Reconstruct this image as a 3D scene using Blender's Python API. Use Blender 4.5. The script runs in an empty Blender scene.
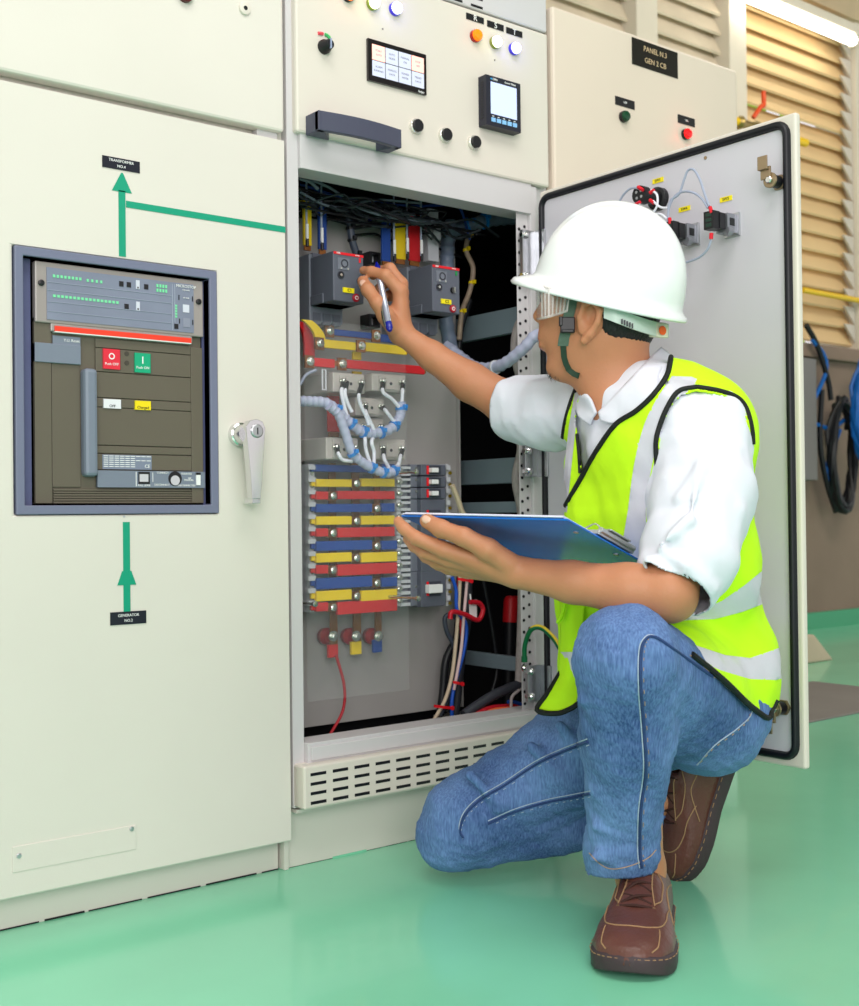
import bpy, bmesh, math, random
import numpy as np
from mathutils import Vector, Matrix
from mathutils.bvhtree import BVHTree

random.seed(7)
SC = bpy.context.scene
COL = SC.collection

# ------------------------------------------------------------------ camera
FPX, YAW, PIT, ROLL = 1206.3, .6715, .01127, -.01163
CAM = np.array([0.0, -1.875, .645])
Fv = np.array([math.sin(YAW)*math.cos(PIT), math.cos(YAW)*math.cos(PIT), math.sin(PIT)])
R0 = np.array([math.cos(YAW), -math.sin(YAW), 0.0])
U0 = np.cross(R0, Fv)
Rv = math.cos(ROLL)*R0 + math.sin(ROLL)*U0
Uv = -math.sin(ROLL)*R0 + math.cos(ROLL)*U0
cd = bpy.data.cameras.new('camera')
cam = bpy.data.objects.new('camera', cd)
COL.objects.link(cam)
cd.sensor_fit = 'VERTICAL'
cd.sensor_height = 36.0
cd.lens = FPX/1006*36.0
cd.clip_start = .05
cam.matrix_world = Matrix(((Rv[0], Uv[0], -Fv[0], CAM[0]), (Rv[1], Uv[1], -Fv[1], CAM[1]),
                           (Rv[2], Uv[2], -Fv[2], CAM[2]), (0, 0, 0, 1)))
cd.dof.use_dof = True
cd.dof.focus_distance = 2.05
cd.dof.aperture_fstop = 7.0
SC.camera = cam

# ------------------------------------------------------------------ light
SC.view_settings.view_transform = 'Standard'
SC.view_settings.look = 'None'
SC.view_settings.gamma = 1.0
SC.view_settings.exposure = 0.0
SC.view_settings.use_curve_mapping = False
world = bpy.data.worlds.new('sky')
SC.world = world
world.use_nodes = True
wn = world.node_tree.nodes
wn['Background'].inputs[0].default_value = (1.0, .955, .97, 1)
wn['Background'].inputs[1].default_value = 1.0

def area(name, loc, target, size, size_y, power, color=(1, 1, 1)):
    l = bpy.data.lights.new(name, 'AREA')
    l.shape = 'RECTANGLE'; l.size = size; l.size_y = size_y
    l.energy = power; l.color = color
    o = bpy.data.objects.new(name, l)
    COL.objects.link(o)
    o.location = loc
    d = Vector(target) - Vector(loc)
    o.rotation_euler = d.to_track_quat('-Z', 'Y').to_euler()
    return o
area('soft_key_light', (-1.6, -4.6, 2.2), (1.4, -.2, .6), 3.0, 2.2, 135, (1, .955, .945))  # big soft key light, added behind and left of the camera
area('ceiling_light_front', (.7, -1.6, 3.3), (1.0, -.6, 0), 2.4, 1.2, 50, (1, .955, .945))
area('ceiling_light_rear', (4.6, -.4, 3.3), (5.2, 1.6, 2.0), 1.6, .6, 34, (1, .93, .82))

# ------------------------------------------------------------------ helpers
def ray(x, y):
    return Fv + Rv*(x-429.5)/FPX - Uv*(y-503)/FPX
def P(x, y, ax, v):
    """point of the plane (axis ax = v) seen at photo position x, y"""
    d = ray(x, y)
    return CAM + d*(v-CAM[ax])/d[ax]
def Q(x, y, z):
    return CAM + ray(x, y)*z
def XZ(x, y, v):
    p = P(x, y, 1, v)
    return p[0], p[2]

MATS = {}
def mat(name, rgb, rough=.5, metal=0., bump=0., bscale=40., var=0., vscale=6., emit=None, estr=0.,
        alpha=1., coat=0., trans=0., ior=1.45, spec=.5, stretch=None, detail=3.):
    if name in MATS:
        return MATS[name]
    m = bpy.data.materials.new(name)
    m.use_nodes = True
    nt = m.node_tree
    b = nt.nodes['Principled BSDF']
    c = tuple((x/255.)**2.2 if max(rgb) > 1.001 else x for x in rgb) + (1,)
    b.inputs['Base Color'].default_value = c
    b.inputs['Roughness'].default_value = rough
    b.inputs['Metallic'].default_value = metal
    b.inputs['IOR'].default_value = ior
    b.inputs['Specular IOR Level'].default_value = spec
    b.inputs['Coat Weight'].default_value = coat
    b.inputs['Transmission Weight'].default_value = trans
    b.inputs['Alpha'].default_value = alpha
    if emit:
        b.inputs['Emission Color'].default_value = tuple((x/255.)**2.2 for x in emit) + (1,)
        b.inputs['Emission Strength'].default_value = estr
    if bump or var:
        tc = nt.nodes.new('ShaderNodeTexCoord')
        src = tc.outputs['Object']
        if stretch:
            mp = nt.nodes.new('ShaderNodeMapping')
            mp.inputs['Scale'].default_value = stretch
            nt.links.new(src, mp.inputs['Vector']); src = mp.outputs['Vector']
        if bump:
            n = nt.nodes.new('ShaderNodeTexNoise')
            n.inputs['Scale'].default_value = bscale
            n.inputs['Detail'].default_value = detail
            nt.links.new(src, n.inputs['Vector'])
            bp = nt.nodes.new('ShaderNodeBump')
            bp.inputs['Strength'].default_value = bump
            bp.inputs['Distance'].default_value = .004
            nt.links.new(n.outputs['Fac'], bp.inputs['Height'])
            nt.links.new(bp.outputs['Normal'], b.inputs['Normal'])
        if var:
            n = nt.nodes.new('ShaderNodeTexNoise')
            n.inputs['Scale'].default_value = vscale
            n.inputs['Detail'].default_value = 5
            nt.links.new(src, n.inputs['Vector'])
            r = nt.nodes.new('ShaderNodeValToRGB')
            r.color_ramp.elements[0].position = .3
            r.color_ramp.elements[1].position = .7
            r.color_ramp.elements[0].color = tuple(min(1, x*(1-var)) for x in c[:3]) + (1,)
            r.color_ramp.elements[1].color = tuple(min(1, x*(1+var)) for x in c[:3]) + (1,)
            nt.links.new(n.outputs['Fac'], r.inputs['Fac'])
            nt.links.new(r.outputs['Color'], b.inputs['Base Color'])
    MATS[name] = m
    return m

class MB:
    """collects shapes in world coordinates into one mesh"""
    def __init__(s):
        s.v = []; s.f = []; s.m = []; s.mats = []
    def mi(s, m):
        if m not in s.mats: s.mats.append(m)
        return s.mats.index(m)
    def add(s, vs, fs, m):
        k = len(s.v); i = s.mi(m)
        s.v += [tuple(map(float, p)) for p in vs]
        for f in fs:
            s.f.append(tuple(a+k for a in f)); s.m.append(i)
    def box(s, lo, hi, m):
        x0, y0, z0 = [min(a, b) for a, b in zip(lo, hi)]
        x1, y1, z1 = [max(a, b) for a, b in zip(lo, hi)]
        vs = [(x0, y0, z0), (x1, y0, z0), (x1, y1, z0), (x0, y1, z0), (x0, y0, z1), (x1, y0, z1), (x1, y1, z1), (x0, y1, z1)]
        s.add(vs, [(3, 2, 1, 0), (4, 5, 6, 7), (0, 1, 5, 4), (1, 2, 6, 5), (2, 3, 7, 6), (3, 0, 4, 7)], m)
    def obox(s, c, ax, hx, m):
        """box round centre c with unit axes ax and half sizes hx"""
        c = np.array(c, float); vs = []
        for sz in (-1, 1):
            for sx, sy in ((-1, -1), (1, -1), (1, 1), (-1, 1)):
                vs.append(c + ax[0]*hx[0]*sx + ax[1]*hx[1]*sy + ax[2]*hx[2]*sz)
        s.add(vs, [(3, 2, 1, 0), (4, 5, 6, 7), (0, 1, 5, 4), (1, 2, 6, 5), (2, 3, 7, 6), (3, 0, 4, 7)], m)
    def prism(s, pts, off, m):
        """closed prism: polygon pts (3D) swept by vector off"""
        n = len(pts); off = np.array(off, float)
        vs = [np.array(p, float) for p in pts] + [np.array(p, float)+off for p in pts]
        fs = [tuple(range(n-1, -1, -1)), tuple(range(n, 2*n))] + [(i, (i+1) % n, n+(i+1) % n, n+i) for i in range(n)]
        s.add(vs, fs, m)
    def frame(s, o0, o1, i0, i1, y0, y1, m):
        """rectangular picture-frame in the xz plane between y0 and y1"""
        (a, b), (c, d) = o0, o1; (e, f), (g, h) = i0, i1
        s.box((a, y0, b), (e, y1, d), m); s.box((g, y0, b), (c, y1, d), m)
        s.box((e, y0, b), (g, y1, f), m); s.box((e, y0, h), (g, y1, d), m)
    def ring(s, o0, o1, i0, i1, y0, y1, m):
        """one-piece rectangular ring in the xz plane"""
        vs = []
        for y in (y0, y1):
            for (a, b), (c, d) in ((o0, o1), (i0, i1)):
                vs += [(a, y, b), (c, y, b), (c, y, d), (a, y, d)]
        fs = []
        for k in range(4):
            j = (k+1) % 4
            fs += [(k, j, 4+j, 4+k), (8+j, 8+k, 12+k, 12+j), (j, k, 8+k, 8+j), (4+k, 4+j, 12+j, 12+k)]
        s.add(vs, fs, m)
    def cyl(s, a, b, r, m, n=20, r2=None):
        s.tube([a, b], [r, r if r2 is None else r2], m, n)
    def tube(s, pts, rad, m, n=10, cap=True, flat=None):
        pts = [np.array(p, float) for p in pts]
        if not hasattr(rad, '__len__'): rad = [rad]*len(pts)
        T = []
        for i in range(len(pts)):
            t = pts[min(i+1, len(pts)-1)] - pts[max(i-1, 0)]
            T.append(t/(np.linalg.norm(t)+1e-12))
        u = np.cross(T[0], [0, 0, 1])
        if np.linalg.norm(u) < .1: u = np.cross(T[0], [0, 1, 0])
        u /= np.linalg.norm(u); vs = []
        for p, t, r in zip(pts, T, rad):
            u = u - t*np.dot(u, t); u /= np.linalg.norm(u); w = np.cross(t, u)
            for k in range(n):
                a = 2*math.pi*k/n
                vs.append(p + u*math.cos(a)*r + w*math.sin(a)*r)
        fs = []
        for i in range(len(pts)-1):
            for k in range(n):
                fs.append((i*n+k, i*n+(k+1) % n, (i+1)*n+(k+1) % n, (i+1)*n+k))
        if cap:
            fs.append(tuple(range(n-1, -1, -1))); fs.append(tuple((len(pts)-1)*n+k for k in range(n)))
        s.add(vs, fs, m)
    def strip(s, pts, wv, hw, th, m):
        """flat ribbon along pts, half width hw along the vectors wv, thickness th"""
        pts = [np.array(p, float) for p in pts]; vs = []
        for i, p in enumerate(pts):
            w = np.array(wv[i] if isinstance(wv, list) else wv, float); w = w/np.linalg.norm(w)
            t = pts[min(i+1, len(pts)-1)] - pts[max(i-1, 0)]; t /= np.linalg.norm(t)
            n = np.cross(t, w); n /= np.linalg.norm(n)
            for a, b in ((-1, -1), (1, -1), (1, 1), (-1, 1)):
                vs.append(p + w*hw*a + n*th*.5*b)
        fs = [(3, 2, 1, 0)]
        for i in range(len(pts)-1):
            for k in range(4): fs.append((i*4+k, i*4+(k+1) % 4, i*4+4+(k+1) % 4, i*4+4+k))
        k = (len(pts)-1)*4; fs.append((k, k+1, k+2, k+3))
        s.add(vs, fs, m)
    def lathe(s, c, axis, prof, m, n=24, up=None):
        """prof: (distance along axis, radius)"""
        c = np.array(c, float); t = np.array(axis, float); t /= np.linalg.norm(t)
        u = np.cross(t, [0, 0, 1])
        if np.linalg.norm(u) < .1: u = np.cross(t, [0, 1, 0])
        u /= np.linalg.norm(u); w = np.cross(t, u); vs = []; fs = []
        for d, r in prof:
            for k in range(n):
                a = 2*math.pi*k/n
                vs.append(c + t*d + u*math.cos(a)*r + w*math.sin(a)*r)
        for i in range(len(prof)-1):
            for k in range(n): fs.append((i*n+k, i*n+(k+1) % n, (i+1)*n+(k+1) % n, (i+1)*n+k))
        fs.append(tuple(range(n-1, -1, -1))); fs.append(tuple((len(prof)-1)*n+k for k in range(n)))
        s.add(vs, fs, m)
    def text(s, body, org, xdir, zdir, size, m, align='CENTER', depth=.0003):
        """raised lettering: xdir reading direction, zdir up, org the middle of the line"""
        cu = bpy.data.curves.new('lettering', 'FONT')
        cu.body = body; cu.size = size; cu.align_x = align; cu.align_y = 'CENTER'; cu.resolution_u = 3
        cu.extrude = depth
        o = bpy.data.objects.new('lettering', cu); COL.objects.link(o)
        dg = bpy.context.evaluated_depsgraph_get()
        me = bpy.data.meshes.new_from_object(o.evaluated_get(dg))
        xd = np.array(xdir, float); xd /= np.linalg.norm(xd); zd = np.array(zdir, float); zd /= np.linalg.norm(zd)
        nd = np.cross(xd, zd); og = np.array(org, float)
        vs = [og + xd*v.co.x + zd*v.co.y + nd*v.co.z for v in me.vertices]
        s.add(vs, [tuple(p.vertices) for p in me.polygons], m)
        bpy.data.objects.remove(o); bpy.data.curves.remove(cu); bpy.data.meshes.remove(me)
    def build(s, name, parent=None, bevel=0., smooth=False, seg=2, loc=None):
        me = bpy.data.meshes.new(name)
        if parent is not None:
            base = parent
            while base.parent: base = base.parent
            org = np.array(base.location)
        else:
            v = np.array(s.v)
            org = np.array(loc) if loc is not None else np.array([(v[:, 0].min()+v[:, 0].max())/2, (v[:, 1].min()+v[:, 1].max())/2, v[:, 2].min()])
        me.from_pydata([tuple(np.array(p)-org) for p in s.v], [], s.f)
        for m in s.mats: me.materials.append(m)
        me.polygons.foreach_set('material_index', s.m)
        if smooth: me.polygons.foreach_set('use_smooth', [True]*len(s.f))
        o = bpy.data.objects.new(name, me); COL.objects.link(o)
        if parent is not None: o.parent = parent
        else: o.location = org
        if smooth:
            me.set_sharp_from_angle(angle=math.radians(40))
        if bevel:
            b = o.modifiers.new('bevel', 'BEVEL'); b.width = bevel; b.segments = seg; b.limit_method = 'ANGLE'
            b.angle_limit = math.radians(40); b.harden_normals = False
        return o

def tag(o, label, cat, group=None, kind=None):
    if label: o['label'] = label
    if cat: o['category'] = cat
    if group: o['group'] = group
    if kind: o['kind'] = kind
    return o
def thing(name, loc, label, cat, group=None):
    o = bpy.data.objects.new(name, None); COL.objects.link(o)
    o.location = tuple(map(float, loc)); o.empty_display_size = .05
    return tag(o, label, cat, group)
def struct(o):
    o['kind'] = 'structure'; return o
def part(name, parent, fn, bevel=0., smooth=False, label=None):
    b = MB(); fn(b); o = b.build(name, parent, bevel, smooth)
    if label: o['label'] = label
    return o
def spline(pts, n=8):
    """Catmull-Rom through pts"""
    p = [np.array(a, float) for a in pts]; p = [2*p[0]-p[1]] + p + [2*p[-1]-p[-2]]; out = []
    for i in range(1, len(p)-2):
        for k in range(n):
            t = k/n
            out.append(.5*((2*p[i]) + (p[i+1]-p[i-1])*t + (2*p[i-1]-5*p[i]+4*p[i+1]-p[i+2])*t*t + (3*p[i]-p[i-1]-3*p[i+1]+p[i+2])*t**3))
    out.append(p[-2]); return out
X_ = np.array([1., 0, 0]); Y_ = np.array([0, 1., 0]); Z_ = np.array([0, 0, 1.])
# ------------------------------------------------------------------ materials
CREAM = mat('cream_paint', (217, 211, 202), .38, var=.02, vscale=3, bump=.03, bscale=300)
CREAM2 = mat('cream_panel_paint', (217, 209, 198), .4, var=.02, vscale=3, bump=.03, bscale=300)
GREYP = mat('light_grey_paint', (202, 198, 200), .4, var=.02, vscale=5)
GREYD = mat('door_inside_grey', (202, 199, 208), .35, var=.02, vscale=3)
PLATE = mat('mounting_plate_grey', (168, 165, 163), .45, var=.05, vscale=4)
DARK = mat('dark_cabinet_inside', (30, 31, 34), .7)  # near-black: the shade inside the cabinets is put into the colour
BEAMG = mat('grey_blue_rail_paint', (122, 138, 146), .45)
RUB = mat('black_rubber', (18, 20, 28), .45)
BLK = mat('black_plastic', (26, 26, 30), .4)
LABEL = mat('black_label_plastic', (24, 27, 40), .35)
WTXT = mat('white_lettering', (235, 235, 235), .5)
GREEN = mat('green_tape', (0, 150, 118), .45)
SLATE = mat('slate_frame_plastic', (112, 116, 140), .42)
SLATED = mat('dark_slate_recess', (86, 90, 128), .5)
STEEL = mat('zinc_steel', (190, 192, 196), .3, metal=.9, var=.06, vscale=30)
CHROME = mat('chrome', (215, 215, 215), .14, metal=1.)
CONC = mat('concrete_wall', (142, 122, 108), .85, bump=.3, bscale=14, var=.16, vscale=1.6)
WOODB = mat('louvre_tan', (222, 190, 142), .6, var=.08, vscale=2)
LOUVW = mat('louvre_pale', (214, 200, 178), .65, var=.12, vscale=3)
COLM = mat('column_plaster', (214, 205, 190), .7, var=.08, vscale=2)

# green painted floor with scuffs and gloss
mf = mat('green_epoxy_floor', (130, 212, 174), .2, bump=.06, bscale=9, var=.07, vscale=2.2, coat=.2, detail=6)
# ------------------------------------------------------------------ room
b = MB(); b.box((-4, -6, -.1), (9, 3.0, 0), mf)
struct(b.build('floor', loc=(0, 0, 0)))
b = MB(); b.box((-4, 2.05, 0), (9, 2.25, 1.565), CONC); b.box((-4, 2.0, 1.50), (9, 2.25, 1.575), CONC)
struct(b.build('wall_back', bevel=.004))
b = MB(); b.box((-4, -6, 3.62), (9, 3.0, 3.7), mat('ceiling_grey', (176, 170, 160), .8)); struct(b.build('ceiling'))
GSK = mat('green_paint_skirt', (72, 160, 120), .4)
b = MB(); b.box((-4, 2.02, .0), (9, 2.05, .09), GSK); struct(b.build('baseboard_back'))
# louvred opening: tan section to the right of the column, pale one to the left
def slats(name, x0, x1, m, lab):
    t = thing(name, ((x0+x1)/2, 2.1, 1.58), lab, 'louvre')
    z = 1.62; k = 0
    while z < 3.5:
        q = MB(); g = .022 if (k in (1, 3, 4, 11) and m is WOODB) else 0
        q.prism([(x0, 2.055, z-.012), (x0, 2.063, z-.022), (x0, 2.128, z+.118-g), (x0, 2.120, z+.124-g)], (x1-x0, 0, 0), m)
        q.build('slat', t); z += .102; k += 1
    return t
XC0, XC1 = XZ(722, 60, 2.05)[0], XZ(739, 60, 2.05)[0]
XD0, XD1 = XZ(629, 20, 2.05)[0], XZ(650, 20, 2.05)[0]
XE0 = XZ(849, 100, 2.05)[0]
tl = slats('louvre_window', XC1, XE0, WOODB, 'tan louvre slats beside the open grey cabinet door')
slats('louvre_window', XD1, XC0, LOUVW, 'pale louvre section between two columns above the right cabinet')
slats('louvre_window', XD0-1.3, XD0, LOUVW, 'pale louvre section left of the first column above the cabinets')
for i, (a, c, m) in enumerate(((XD0, XD1, COLM), (XC0, XC1, COLM), (XE0, XE0+.5, COLM))):
    b = MB(); b.box((a, 2.0, 1.575), (c, 2.28, 3.62), m); o = b.build('trim_%d' % (i+1), bevel=.005); struct(o)
b = MB(); zb = XZ(800, 10, 2.0)[1]
b.box((-2, 1.98, 3.47), (9, 2.3, 3.62), mat('beam_plaster', (196, 176, 145), .7, var=.1)); struct(b.build('trim_4'))
# triangular louvre end brackets (white) at the right end
for k in range(19):
    z = 1.62+.102*k
    q = MB(); q.prism([(XE0-.11, 2.03, z+.10), (XE0-.005, 2.03, z+.10), (XE0-.005, 2.03, z-.0)], (0, .012, 0), mat('bracket_white', (206, 196, 186), .6))
    q.build('bracket', tl)
# fluorescent tube along the head of the louvres
a, c = XZ(742, -8, 1.9), XZ(853, 43, 1.9)
zt = (a[1]+c[1])/2
t = thing('fluorescent_lamp', ((a[0]+c[0])/2, 1.9, zt), 'long glowing white tube lamp under the beam above the tan louvres', 'lamp')
TUBE = mat('glowing_tube', (255, 255, 255), .5, emit=(255, 250, 235), estr=7)
part('tube', t, lambda q: q.cyl((a[0], 1.9, zt), (c[0], 1.9, zt), .028, TUBE, 14), smooth=True)
part('housing', t, lambda q: q.box((a[0]-.05, 1.88, zt+.035), (c[0]+.05, 1.98, zt+.09), COLM), bevel=.004)
part('socket', t, lambda q: (q.box((c[0], 1.88, zt-.03), (c[0]+.03, 1.93, zt+.04), COLM)), bevel=.003)
# yellow pipe along the wall with a lever valve
YEL = mat('yellow_pipe_paint', (236, 190, 20), .4)
t = thing('gas_pipe', (5.2, 1.9, 2.6), 'yellow pipe with an orange lever valve behind the right cabinet', 'pipe')
v0 = P(722, 117, 1, 1.85); v1 = P(806, 150, 1, 1.85)
part('pipe', t, lambda q: (q.cyl(v0-X_*.8, (v0[0]+.15, v0[1], v0[2]), .021, YEL, 14), q.cyl((v0[0]+.3, v0[1], v0[2]), (v1[0], v0[1], v0[2]), .021, YEL, 14)), smooth=True)
part('valve', t, lambda q: (q.lathe((v0[0]+.12, v0[1], v0[2]), X_, [(0, .022), (.02, .034), (.05, .022), (.12, .022), (.15, .034), (.2, .022)], mat('brass_valve', (150, 130, 80), .35, metal=.8)),), smooth=True)
part('lever', t, lambda q: q.tube(spline([(v0[0]+.21, v0[1]-.03, v0[2]+.03), (v0[0]+.25, v0[1]-.05, v0[2]+.09), (v0[0]+.27, v0[1]-.05, v0[2]+.10), (v0[0]+.27, v0[1]-.05, v0[2]+.17)], 4), .012, mat('orange_lever', (226, 78, 26), .4)), smooth=True, label='orange lever')
part('bracket', t, lambda q: (q.box((v0[0]-.3, 1.85, v0[2]-.01), (v0[0]-.27, 2.045, v0[2]+.01), YEL), q.box((v1[0]-.1, 1.85, v0[2]-.01), (v1[0]-.07, 2.045, v0[2]+.01), YEL)))
b = MB(); b.tube([P(802, 290, 1, 1.97), P(862, 301, 1, 1.97), (7.6, 1.97, P(862, 301, 1, 1.97)[2])], .016, YEL, smooth if False else 10)
tag(b.build('conduit', smooth=True), 'thin yellow conduit running along the ledge above the cable coils', 'conduit')
# cables hanging on the wall
BLUE = mat('blue_cable', (20, 96, 178), .4); BLKC = mat('black_cable', (24, 26, 30), .45)
def coil(name, cx, cy, rx, ry, n, m, r, lab, tail, cat='cable'):
    q = MB(); c = P(cx, cy, 1, 1.97); pts = []
    for i in range(n*14+1):
        a = 2*math.pi*i/14+.5
        s = 1+.12*math.sin(i*1.7)+.05*math.cos(i*.9)
        pts.append(c - Y_*(.09 if m is BLUE else 0) + X_*rx*s*math.cos(a) + Z_*ry*(1+.06*math.sin(i*.37))*math.sin(a) - Y_*(.01+.05*abs(math.sin(i*.61))))
    q.tube(spline(pts, 2), r, m, 6)
    for tl_ in tail: q.tube(spline([P(x, y, 1, 1.96) for x, y in tl_], 6), r, m, 6)
    o = q.build(name, smooth=True); tag(o, lab, cat); return o
coil('cable_coil', 836, 455, .10, .30, 6, BLKC, .016, 'black cable coil hanging on the concrete wall below the blue one',
     [[(806, 325), (817, 345), (828, 380), (831, 400)], [(822, 390), (820, 440), (826, 480), (836, 512)], [(838, 508), (846, 512)]])
coil('cable_coil', 850, 412, .15, .30, 10, BLUE, .012, 'loose blue cable coil hanging on the wall at the right edge',
     [[(812, 340), (824, 355), (826, 372), (815, 398)], [(815, 424), (832, 428), (850, 415)], [(834, 490), (826, 470), (840, 430)]])
b = MB(); p = P(806, 420, 1, 2.0)
b.box((p[0]-.1, 1.95, p[2]-.33), (p[0]+.03, 2.05, p[2]+.33), mat('wall_box_grey', (120, 116, 116), .6)); tag(b.build('junction_box', bevel=.004), 'dim grey box on the concrete wall left of the black cable coil', 'junction box')
# concrete wedge and trench covers on the floor
b = MB(); p0 = P(806, 664, 2, 0); p1 = P(848, 662, 2, 0)
b.prism([(p0[0]-.5, p0[1], 0), (p1[0]+.02, p0[1], 0), (p1[0]-.12, p0[1], .12), (p0[0]-.5, p0[1], .12)], (.12, .45, 0), mat('pale_concrete', (190, 172, 150), .8, var=.1))
tag(b.build('concrete_block', bevel=.008), 'pale wedge of concrete on the floor behind the open door', 'block')
PLT = mat('trench_plate', (128, 122, 118), .6, var=.08, vscale=4)
b = MB(); q0 = P(800, 688, 2, 0); q1 = P(812, 722, 2, 0); q2 = P(859, 727, 2, 0)
b.box((q1[0]-.5, .30, 0), (q1[0]+.75, q0[1]+.05, .006), PLT)
tag(b.build('trench_cover', bevel=.002), 'flat grey trench cover on the green floor right of the open door', 'cover')

# greenery outside, glimpsed between the slats
rr = random.Random(9); q = MB(); HG = mat('hedge_leaf', (170, 205, 70), .7)
for i in range(640):
    c = np.array((rr.uniform(3, 11), rr.uniform(4.2, 4.8), rr.uniform(.2, 5.2))); a = rr.uniform(0, 6.28); w = rr.uniform(.12, .3)
    u = np.array((math.cos(a), .4*math.sin(a*2), math.sin(a))); v = np.array((-math.sin(a), .3, math.cos(a)))
    q.add([c-u*w, c-v*w*.5, c+u*w, c+v*w*.5], [(0, 1, 2, 3)], HG)
tag(q.build('hedge'), 'bright green foliage outside glimpsed through the louvre gaps', 'foliage', kind='stuff')
# ------------------------------------------------------------------ left switchgear cabinet
L = thing('switchgear_cabinet', (.4, .35, 0), 'large cream cabinet at the left with a breaker window and green arrows', 'cabinet')
XL = 1.162
FX0, FZ1 = XZ(12.6, 244.3, 0); FX1, FZ0 = XZ(218.9, 513.7, 0)
def leftbody(q):
    q.box((-.6, .045, .0), (XL-.002, .75, .10), CREAM)            # plinth
    q.box((-.6, .035, .10), (XL-.002, .06, .12), CREAM)
    q.box((-.6, .03, 1.33), (XL-.002, .75, 2.2), CREAM)
    q.box((-.6, .06, .1), (FX0-.03, .75, 1.33), CREAM); q.box((FX1+.03, .06, .1), (XL-.002, .75, 1.33), CREAM)
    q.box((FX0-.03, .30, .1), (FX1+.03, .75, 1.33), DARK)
part('body', L, leftbody)
def ldoor(q):
    lo, hi = (-.6, .0605), (XL, 1.3335)
    q.ring(lo, hi, (FX0, FZ0), (FX1, FZ1), 0, .028, CREAM)
part('door', L, ldoor, bevel=.004)
part('upper_door', L, lambda q: q.box((-.6, -.001, 1.348), (XL, .028, 2.15), CREAM), bevel=.005)
part('gap_strip', L, lambda q: q.box((XL-.05, .012, 1.330), (XL-.008, .03, 1.352), GREYP))
def vent(q):
    a = XZ(12, 847, 0); c = XZ(136, 849, 0)
    q.box((a[0], -.0015, c[1]+.0), (c[0], .004, a[1]-.0), CREAM)
    for x, z in ((a[0]+.01, c[1]+.025), (c[0]-.008, c[1]+.035)): q.cyl((x, -.0035, z), (x, 0, z), .004, STEEL, 10)
part('cover_plate', L, vent, bevel=.0008)
LX = lambda px, py, v=-.0006: XZ(px, py, v)
# door handle
def lh(q):
    c = P(251, 434, 1, -.03)
    q.lathe((c[0]-.008, 0, c[2]), -Y_, [(0, .021), (.012, .021), (.014, .018), (.03, .016)], CHROME)
def lh2(q):
    c = P(260, 431, 1, -.05); x, z = c[0]-.004, c[2]
    o = [(-.021, .008), (-.012, .018), (0, .021), (.012, .017), (.017, .006), (.011, -.07), (.006, -.118), (-.010, -.118), (-.013, -.07)]
    q.prism([(x+a, -.046, z+d) for a, d in o], (0, .018, 0), CHROME)
    q.prism([(x+a, -.046, z+d) for a, d in [(.006, -.118), (-.010, -.118), (-.010, -.126), (.006, -.126)]], (0, .03, 0), CHROME)
    q.lathe((x, -.046, z), -Y_, [(0, .012), (.002, .012), (.003, .010)], STEEL, 18)
    q.box((x-.0012, -.0498, z-.006), (x+.0012, -.0485, z+.006), BLK)
hd = part('handle', L, lh, smooth=True)
part('lever', hd, lh2, bevel=.003, label='chrome turn lever with keyhole')
# mimic lines and labels
def plate(name, parent, x0, y0, x1, y1, m, lines, size, v=0, th=.0015, tm=WTXT, lab=None, gap=1.35):
    a, z1 = XZ(x0, y0, v); c, z0 = XZ(x1, y1, v)
    def fn(q):
        q.box((a, v-th, z0), (c, v, z1), m)
        for i, s in enumerate(lines):
            q.text(s, ((a+c)/2, v-th-.0002, (z0+z1)/2 + size*gap*((len(lines)-1)/2-i)), X_, Z_, size, tm)
    return part(name, parent, fn, label=lab)
plate('label', L, 102, 155.2, 139.5, 173.5, LABEL, ['TRANSFORMER', 'NO.4'], .0064, lab='black label above the upper arrow')
plate('label', L, 110, 612.5, 146, 623.0, LABEL, ['GENERATOR', 'NO.2'], .0064, lab='black label below the lower arrow')
def arrow1(q):
    x = XZ(122, 220, 0)[0]; zt_ = XZ(122, 173, 0)[1]; zm = XZ(122, 192, 0)[1]; zb = XZ(122, 256.5, 0)[1]
    q.box((x-.006, -.001, zb), (x+.006, 0, zm+.002), GREEN)
    q.prism([(x-.0175, -.001, zm), (x+.0175, -.001, zm), (x+.002, -.001, zt_), (x-.001, -.001, zt_)], (0, .001, 0), GREEN)
part('mimic_arrow', L, arrow1, label='green arrow pointing up to the black label')
def line1(q):
    x0, z0 = XZ(126, 206, 0); x1, z1 = XZ(285, 228, 0)
    q.box((x0, -.001, (z0+z1)/2-.0055), (XL, 0, (z0+z1)/2+.0055), GREEN)
part('mimic_line', L, line1, label='green line running right from the upper arrow')
def arrow2(q):
    x = XZ(126.5, 560, 0)[0]; zt_ = XZ(125, 522, 0)[1]; zb = XZ(128, 612, 0)[1]; z0 = XZ(126, 585, 0)[1]; z1 = XZ(126, 571, 0)[1]
    q.box((x-.006, -.001, zb), (x+.006, 0, zt_), GREEN)
    q.prism([(x-.0165, -.0012, z0), (x+.0165, -.0012, z0), (x+.008, -.0012, z1), (x-.008, -.0012, z1)], (0, .0012, 0), GREEN)
part('mimic_arrow', L, arrow2, label='green arrow below the breaker window')
def bolt(q):
    x, z = XZ(244, 9, 0)
    q.lathe((x, -.001, z), -Y_, [(0, .012), (.004, .011), (.005, .008)], CREAM2); q.cyl((x, -.0065, z), (x, -.003, z), .004, BLK, 10)
part('lock', L, bolt, smooth=True)
part('screw', L, lambda q: q.cyl((XZ(124, 516.5, 0)[0], -.001, XZ(124, 516.5, 0)[1]), (XZ(124, 516.5, 0)[0], .001, XZ(124, 516.5, 0)[1]), .002, STEEL, 8))
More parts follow.
